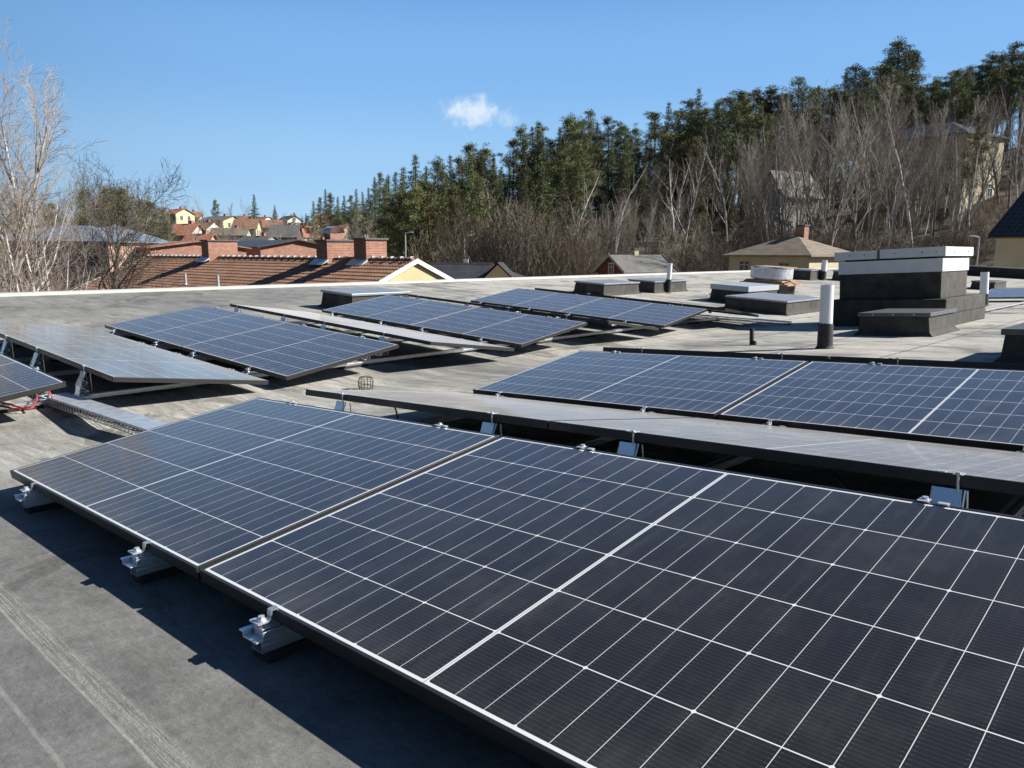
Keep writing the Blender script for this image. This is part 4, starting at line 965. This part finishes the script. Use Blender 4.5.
def tree(key, x, y, H, label, group=None, z=None, rz=None, lean=0, sx=1.0):
    name, cat, ma, mb_, cn = TREES[key]; h0 = {'pine': 20, 'spru': 19, 'birc': 17, 'alde': 15, 'bush': 7.0, 'dark': 13}[key[:4]] if key[:4] != 'mesh' else 1
    s_ = H/h0; z = ground_h(x, y) if z is None else z
    rz = rng.random()*6.28 if rz is None else rz
    M = Matrix.Translation((x, y, z)) @ Matrix.Rotation(lean, 4, 'Y') @ Matrix.Rotation(rz, 4, 'Z') @ Matrix.Diagonal((s_*sx, s_*sx, s_, 1))
    root = empty(name, M, label, cat, group)
    for nm, me in (('trunk', ma), (cn, mb_)):
        o = bpy.data.objects.new(nm, me); col.objects.link(o); o.parent = root
    return root
def top_tree(key, px, D, top_py, label, group, jit=True, minH=3, maxH=26, **k):
    x, y = polar(px2a(px), D); g0 = ground_h(x, y); H = min(max(zy(px, top_py, D)-g0, minH), maxH); return tree(key, x, y, H, label, group, **k)
# skyline of the pine wood: (px, top y)
SKY_PTS = [(300, 222), (318, 202), (330, 196), (352, 198), (372, 186), (386, 176), (400, 171), (420, 165), (436, 162), (452, 160), (468, 147), (488, 146), (500, 150), (512, 140), (530, 122), (548, 118), (566, 122), (585, 116), (600, 120), (622, 124), (640, 128), (655, 102), (690, 93), (720, 100), (733, 90), (752, 97), (775, 88), (800, 80), (825, 76), (845, 62), (868, 60), (885, 70), (905, 72), (925, 80), (945, 74), (965, 62), (985, 58), (1005, 50), (1030, 44), (1080, 40)]
sk = lambda px: float(np.interp(px, [p[0] for p in SKY_PTS], [p[1] for p in SKY_PTS]))
lab_p = {0: 'dark green pine in the wood on the hill behind the roofs', 1: 'dense dark spruce in the wood on the hill behind the roofs'}
gp_, gs_ = 'pines in the wood on the hill', 'spruces in the wood on the hill'
k = 0
for row, (D, dy, step) in enumerate(((150, 0, 9), (132, 12, 12), (116, 34, 19))):
    px = 392.0+row*5
    while px < 1085:
        t = sk(px)+dy+rng.normal(0, 8)+(0 if rng.random() > .3 else 14)
        pinep = .40 if px < 640 else .72
        if not (row == 2 and 760 < px and rng.random() < .6):
            if rng.random() < pinep: top_tree(f'pine{k % 5}', px, D+rng.normal(0, 5), t, lab_p[0], gp_, minH=12, sx=(1.0 if px < 640 else 1.25)*(.85+.4*rng.random()))
            else: top_tree(f'spruce{k % 4}', px, D+rng.normal(0, 5), t, lab_p[1], gs_, minH=10, sx=.9+.35*rng.random())
        k += 1; px += step*(.7+.6*rng.random())*(1.0 if px < 640 else 1.15)
for px, t, D in ((470, 150, 92), (500, 172, 88), (525, 178, 86), (541, 160, 88), (575, 150, 92), (445, 165, 100), (425, 172, 104), (405, 176, 106), (388, 182, 110), (722, 196, 86)):
    top_tree(f'spruce{k % 4}', px, D, t, 'dark spruce standing at the front edge of the pine wood', 'front spruces of the wood', minH=9); k += 1
for i in range(26):
    px = 596+rng.random()*160; top_tree(f'spruce{k % 4}' if i % 2 else f'pine{k % 5}', px, 120+rng.random()*30, 160+rng.random()*40, lab_p[i % 2], (gp_, gs_)[i % 2], minH=7); k += 1
for px, t, D in ((415, 186, 84), (430, 180, 86), (456, 186, 84), (480, 178, 82), (400, 192, 86)):
    top_tree(f'pine{k % 5}', px, D, t, 'tall pine with bare lower trunk at the front of the wood', 'front pines of the wood', minH=12); k += 1
# far wood and single trees on the town slope
for px in np.arange(306, 395, 6.0):
    top_tree(f'pine{k % 5}' if rng.random() < .6 else f'spruce{k % 4}', px, 250+rng.normal(0, 15), sk(px)+rng.normal(0, 4), 'far green conifer behind the metal chimney cowl', 'far conifers behind the chimneys', minH=7, maxH=22); k += 1
for px, D, t, key in ((260, 240, 194, 'spruce1'), (253, 255, 200, 'birch0'), (280, 300, 205, 'spruce3'), (222, 300, 200, 'pine1'), (190, 320, 196, 'birch1'), (192, 300, 206, 'spruce0'), (213, 280, 199, 'alder0'), (235, 320, 206, 'alder1'), (299, 290, 213, 'pine3'), (310, 280, 213, 'spruce2'), (320, 190, 214, 'alder2'), (205, 260, 212, 'birch2'), (246, 260, 214, 'alder3'), (288, 270, 214, 'alder4'), (274, 250, 212, 'birch3'), (336, 200, 218, 'alder0'), (262, 215, 222, 'alder3'), (300, 240, 222, 'birch1')):
    nm = TREES[key][1]; top_tree(key, px, D, t, {'spruce tree': 'far spruce between the small houses of the town slope', 'pine tree': 'far pine on the skyline above the small houses', 'birch tree': 'far bare birch between the small houses', 'bare tree': 'far bare tree between the small houses'}[nm], nm+'s on the town slope', minH=5, maxH=20)
for i in range(60):
    px = 182+rng.random()*205; D = 130+rng.random()*150
    top_tree(f'bush{i % 3}', px, D, 252-(D-110)*.17+rng.normal(0, 3), 'brown bare bush between the small houses on the far slope', 'bushes on the town slope', minH=2.5, maxH=6, sx=1.5)
for i in range(150):
    px = 180+rng.random()*215; D = 140+rng.random()*190
    top_tree(f'alder{i % 5}', px, D, np.interp(px, [180, 300, 395], [222, 228, 214])+rng.normal(0, 7)+(300-D)*.06, 'small brown bare tree between the houses of the far slope', 'bare trees between the far houses', minH=4, maxH=11)
# mixed wood on the left behind the birches
for i in range(90):
    px = -40+rng.random()*222; D = 100+rng.random()*70; t = np.interp(px, [-40, 60, 120, 150, 182], [200, 190, 182, 190, 205])+rng.random()*22
    key = f'pine{i % 5}' if rng.random() < (.42 if px > 110 else .2) else f'alder{i % 5}'
    nm = TREES[key][1]; top_tree(key, px, D, t, 'pine in the mixed wood far behind the left birches' if nm == 'pine tree' else 'bare tree in the mixed wood far behind the left birches', nm+'s in the left wood', minH=7)
for i in range(16):
    px = -20+rng.random()*200; D = 66+rng.random()*28
    top_tree(f'bush{i % 3}', px, D, 236+rng.random()*22, 'brown bush before the pinkish building at the left', 'bushes at the left', minH=2.5, maxH=6, sx=1.3)
# bare trees in front of the wood, right half
gb_ = 'bare trees before the wood'
for i in range(200):
    px = 590+rng.random()*470; D = 72+rng.random()*58
    top = sk(px)+np.interp(px, [585, 700, 790, 860, 1050], [90, 50, 22, 30, 32])+rng.random()**1.3*90-(D-72)*.15
    if rng.random() < .34: top_tree(f'birch{i % 4}', px, D, top-8, 'slim bare birch with pale trunk before the wood', 'bare birches before the wood', minH=6, maxH=23, sx=.75)
    else: top_tree(f'alder{i % 5}', px, D, top, 'grey brown bare tree before the wood', gb_, minH=6, maxH=20, sx=.9)
for i in range(32):
    px = 855+rng.random()*98; D = 74+rng.random()*24
    top_tree(f'alder{i % 3}' if i % 3 else f'birch{i % 4}', px, D, 112+rng.random()*60, 'slim bare tree screening the ochre apartment block', 'bare trees screening the apartment block', minH=7, maxH=22, sx=.85)
for px, D, t, lab in ((615, 84, 150, 'bare birch with white trunk left of the three pines'), (680, 82, 138, 'white trunked bare birch, right one of the bright pair'), (672, 86, 148, 'white trunked bare birch, left one of the bright pair'), (575, 80, 160, 'slender pale birch before the dark spruces'), (962, 70, 130, 'leaning pale birch before the ochre apartment block'), (908, 72, 110, 'tall pale birch behind the big ventilation box'), (513, 96, 146, 'forked white birch among the dark conifers')):
    top_tree(f'birch{int(px) % 4}', px, D, t, lab, None, maxH=22)
for px, D, t, lab in ((806, 68, 118, 'big spreading bare tree behind the cream cottage, left one'), (826, 66, 130, 'big spreading bare tree behind the cream cottage, right one'), (845, 70, 122, 'wide bare tree above the big ventilation box')):
    top_tree(f'alder{int(px) % 5}', px, D, t, lab, None, maxH=22, sx=1.35)
top_tree('pine4', 955, 74, 118, 'reddish pine trunk with thin crown before the apartment block', None, maxH=22, sx=.6, lean=.05)
for i in range(20):
    px = 445+rng.random()*150; D = 65+rng.random()*14; t = np.interp(px, [445, 480, 520, 560, 600], [236, 212, 203, 214, 236])+rng.random()*14
    top_tree(f'bush{i % 3}', px, D, t, 'big grey brown bare bush behind the roof edge, centre of the photo', 'bushes behind the roof edge', maxH=13, minH=4)
for i in range(190):
    px = (560+rng.random()*490) if i < 110 else (800+rng.random()*260); D = 66+rng.random()*62
    top_tree(f'bush{i % 3}', px, D, 236-(D-66)*.45+rng.normal(0, 9), 'low bare brushwood under the trees on the hill foot', 'brushwood under the trees', maxH=6, minH=2, sx=1.4)
# large near birches at the left edge, own meshes
def near(key, name, A, B, mb, mw, px, D, H, label, lean=0, z=GZ, rz=0):
    x, y = polar(px2a(px), D); root = empty(name, Matrix.Translation((x, y, z)) @ Matrix.Rotation(rz, 4, 'Z'), label, 'birch tree' if 'birch' in name else 'bare tree')
    A.build('trunk', mb, root); B.build('crown', mw, root)
N_BIRCH = mat('near_birch_bark', (.66, .63, .58), .8, colr2=(.33, .30, .27), nscale=2.5); W_NB = twigmat('near_birch_twigs', (.29, .235, .19))
near('nb0', 'birch_tree', *bare_tree(12.7, 61, 3, .14, .30, .42, .45, .35, (26, 9, 8), (.30, .42, .5), lean=-.03, twig_r=.005, wob=.08), N_BIRCH, W_NB, 12, 27, 16, 'tallest bare birch at the left edge of the photo')
near('nb1', 'birch_tree', *bare_tree(12.8, 37, 3, .13, .30, .40, .55, .3, (24, 10, 9), (.40, .42, .5), lean=.03, twig_r=.005, wob=.09), N_BIRCH, W_NB, 52, 26, 13, 'bare birch with pale arching limbs, second from the left edge')
near('nb2', 'birch_tree', *bare_tree(10.6, 41, 3, .10, .25, .35, .62, .3, (22, 9, 9), (.42, .45, .5), lean=.05, twig_r=.005, wob=.10), N_BIRCH, W_NB, 22, 24, 11, 'bare birch leaning right over the roof edge')
near('nb3', 'birch_tree', *bare_tree(14.5, 43, 3, .13, .3, .45, .45, .3, (22, 9, 9), (.36, .42, .5), lean=-.05, twig_r=.005, wob=.08), N_BIRCH, W_NB, -18, 26, 11, 'bare birch cut by the left edge of the photo')
near('nb4', 'birch_tree', *bare_tree(11.8, 47, 3, .10, .3, .42, .5, .3, (24, 10, 10), (.38, .42, .5), lean=.02, twig_r=.005, wob=.09), N_BIRCH, W_NB, 78, 28, 12, 'slender bare birch between the leaning birches and the dark tree')
near('nd', 'bare_tree', *bare_tree(11.6, 52, 3, .20, .30, .42, .80, 0, (19, 11, 10), (.52, .5, .5), twig_r=.009, wob=.15), B_DARK, W_DK, 108, 40, 11, 'dark spreading bare tree between the birches and the tiled roof')
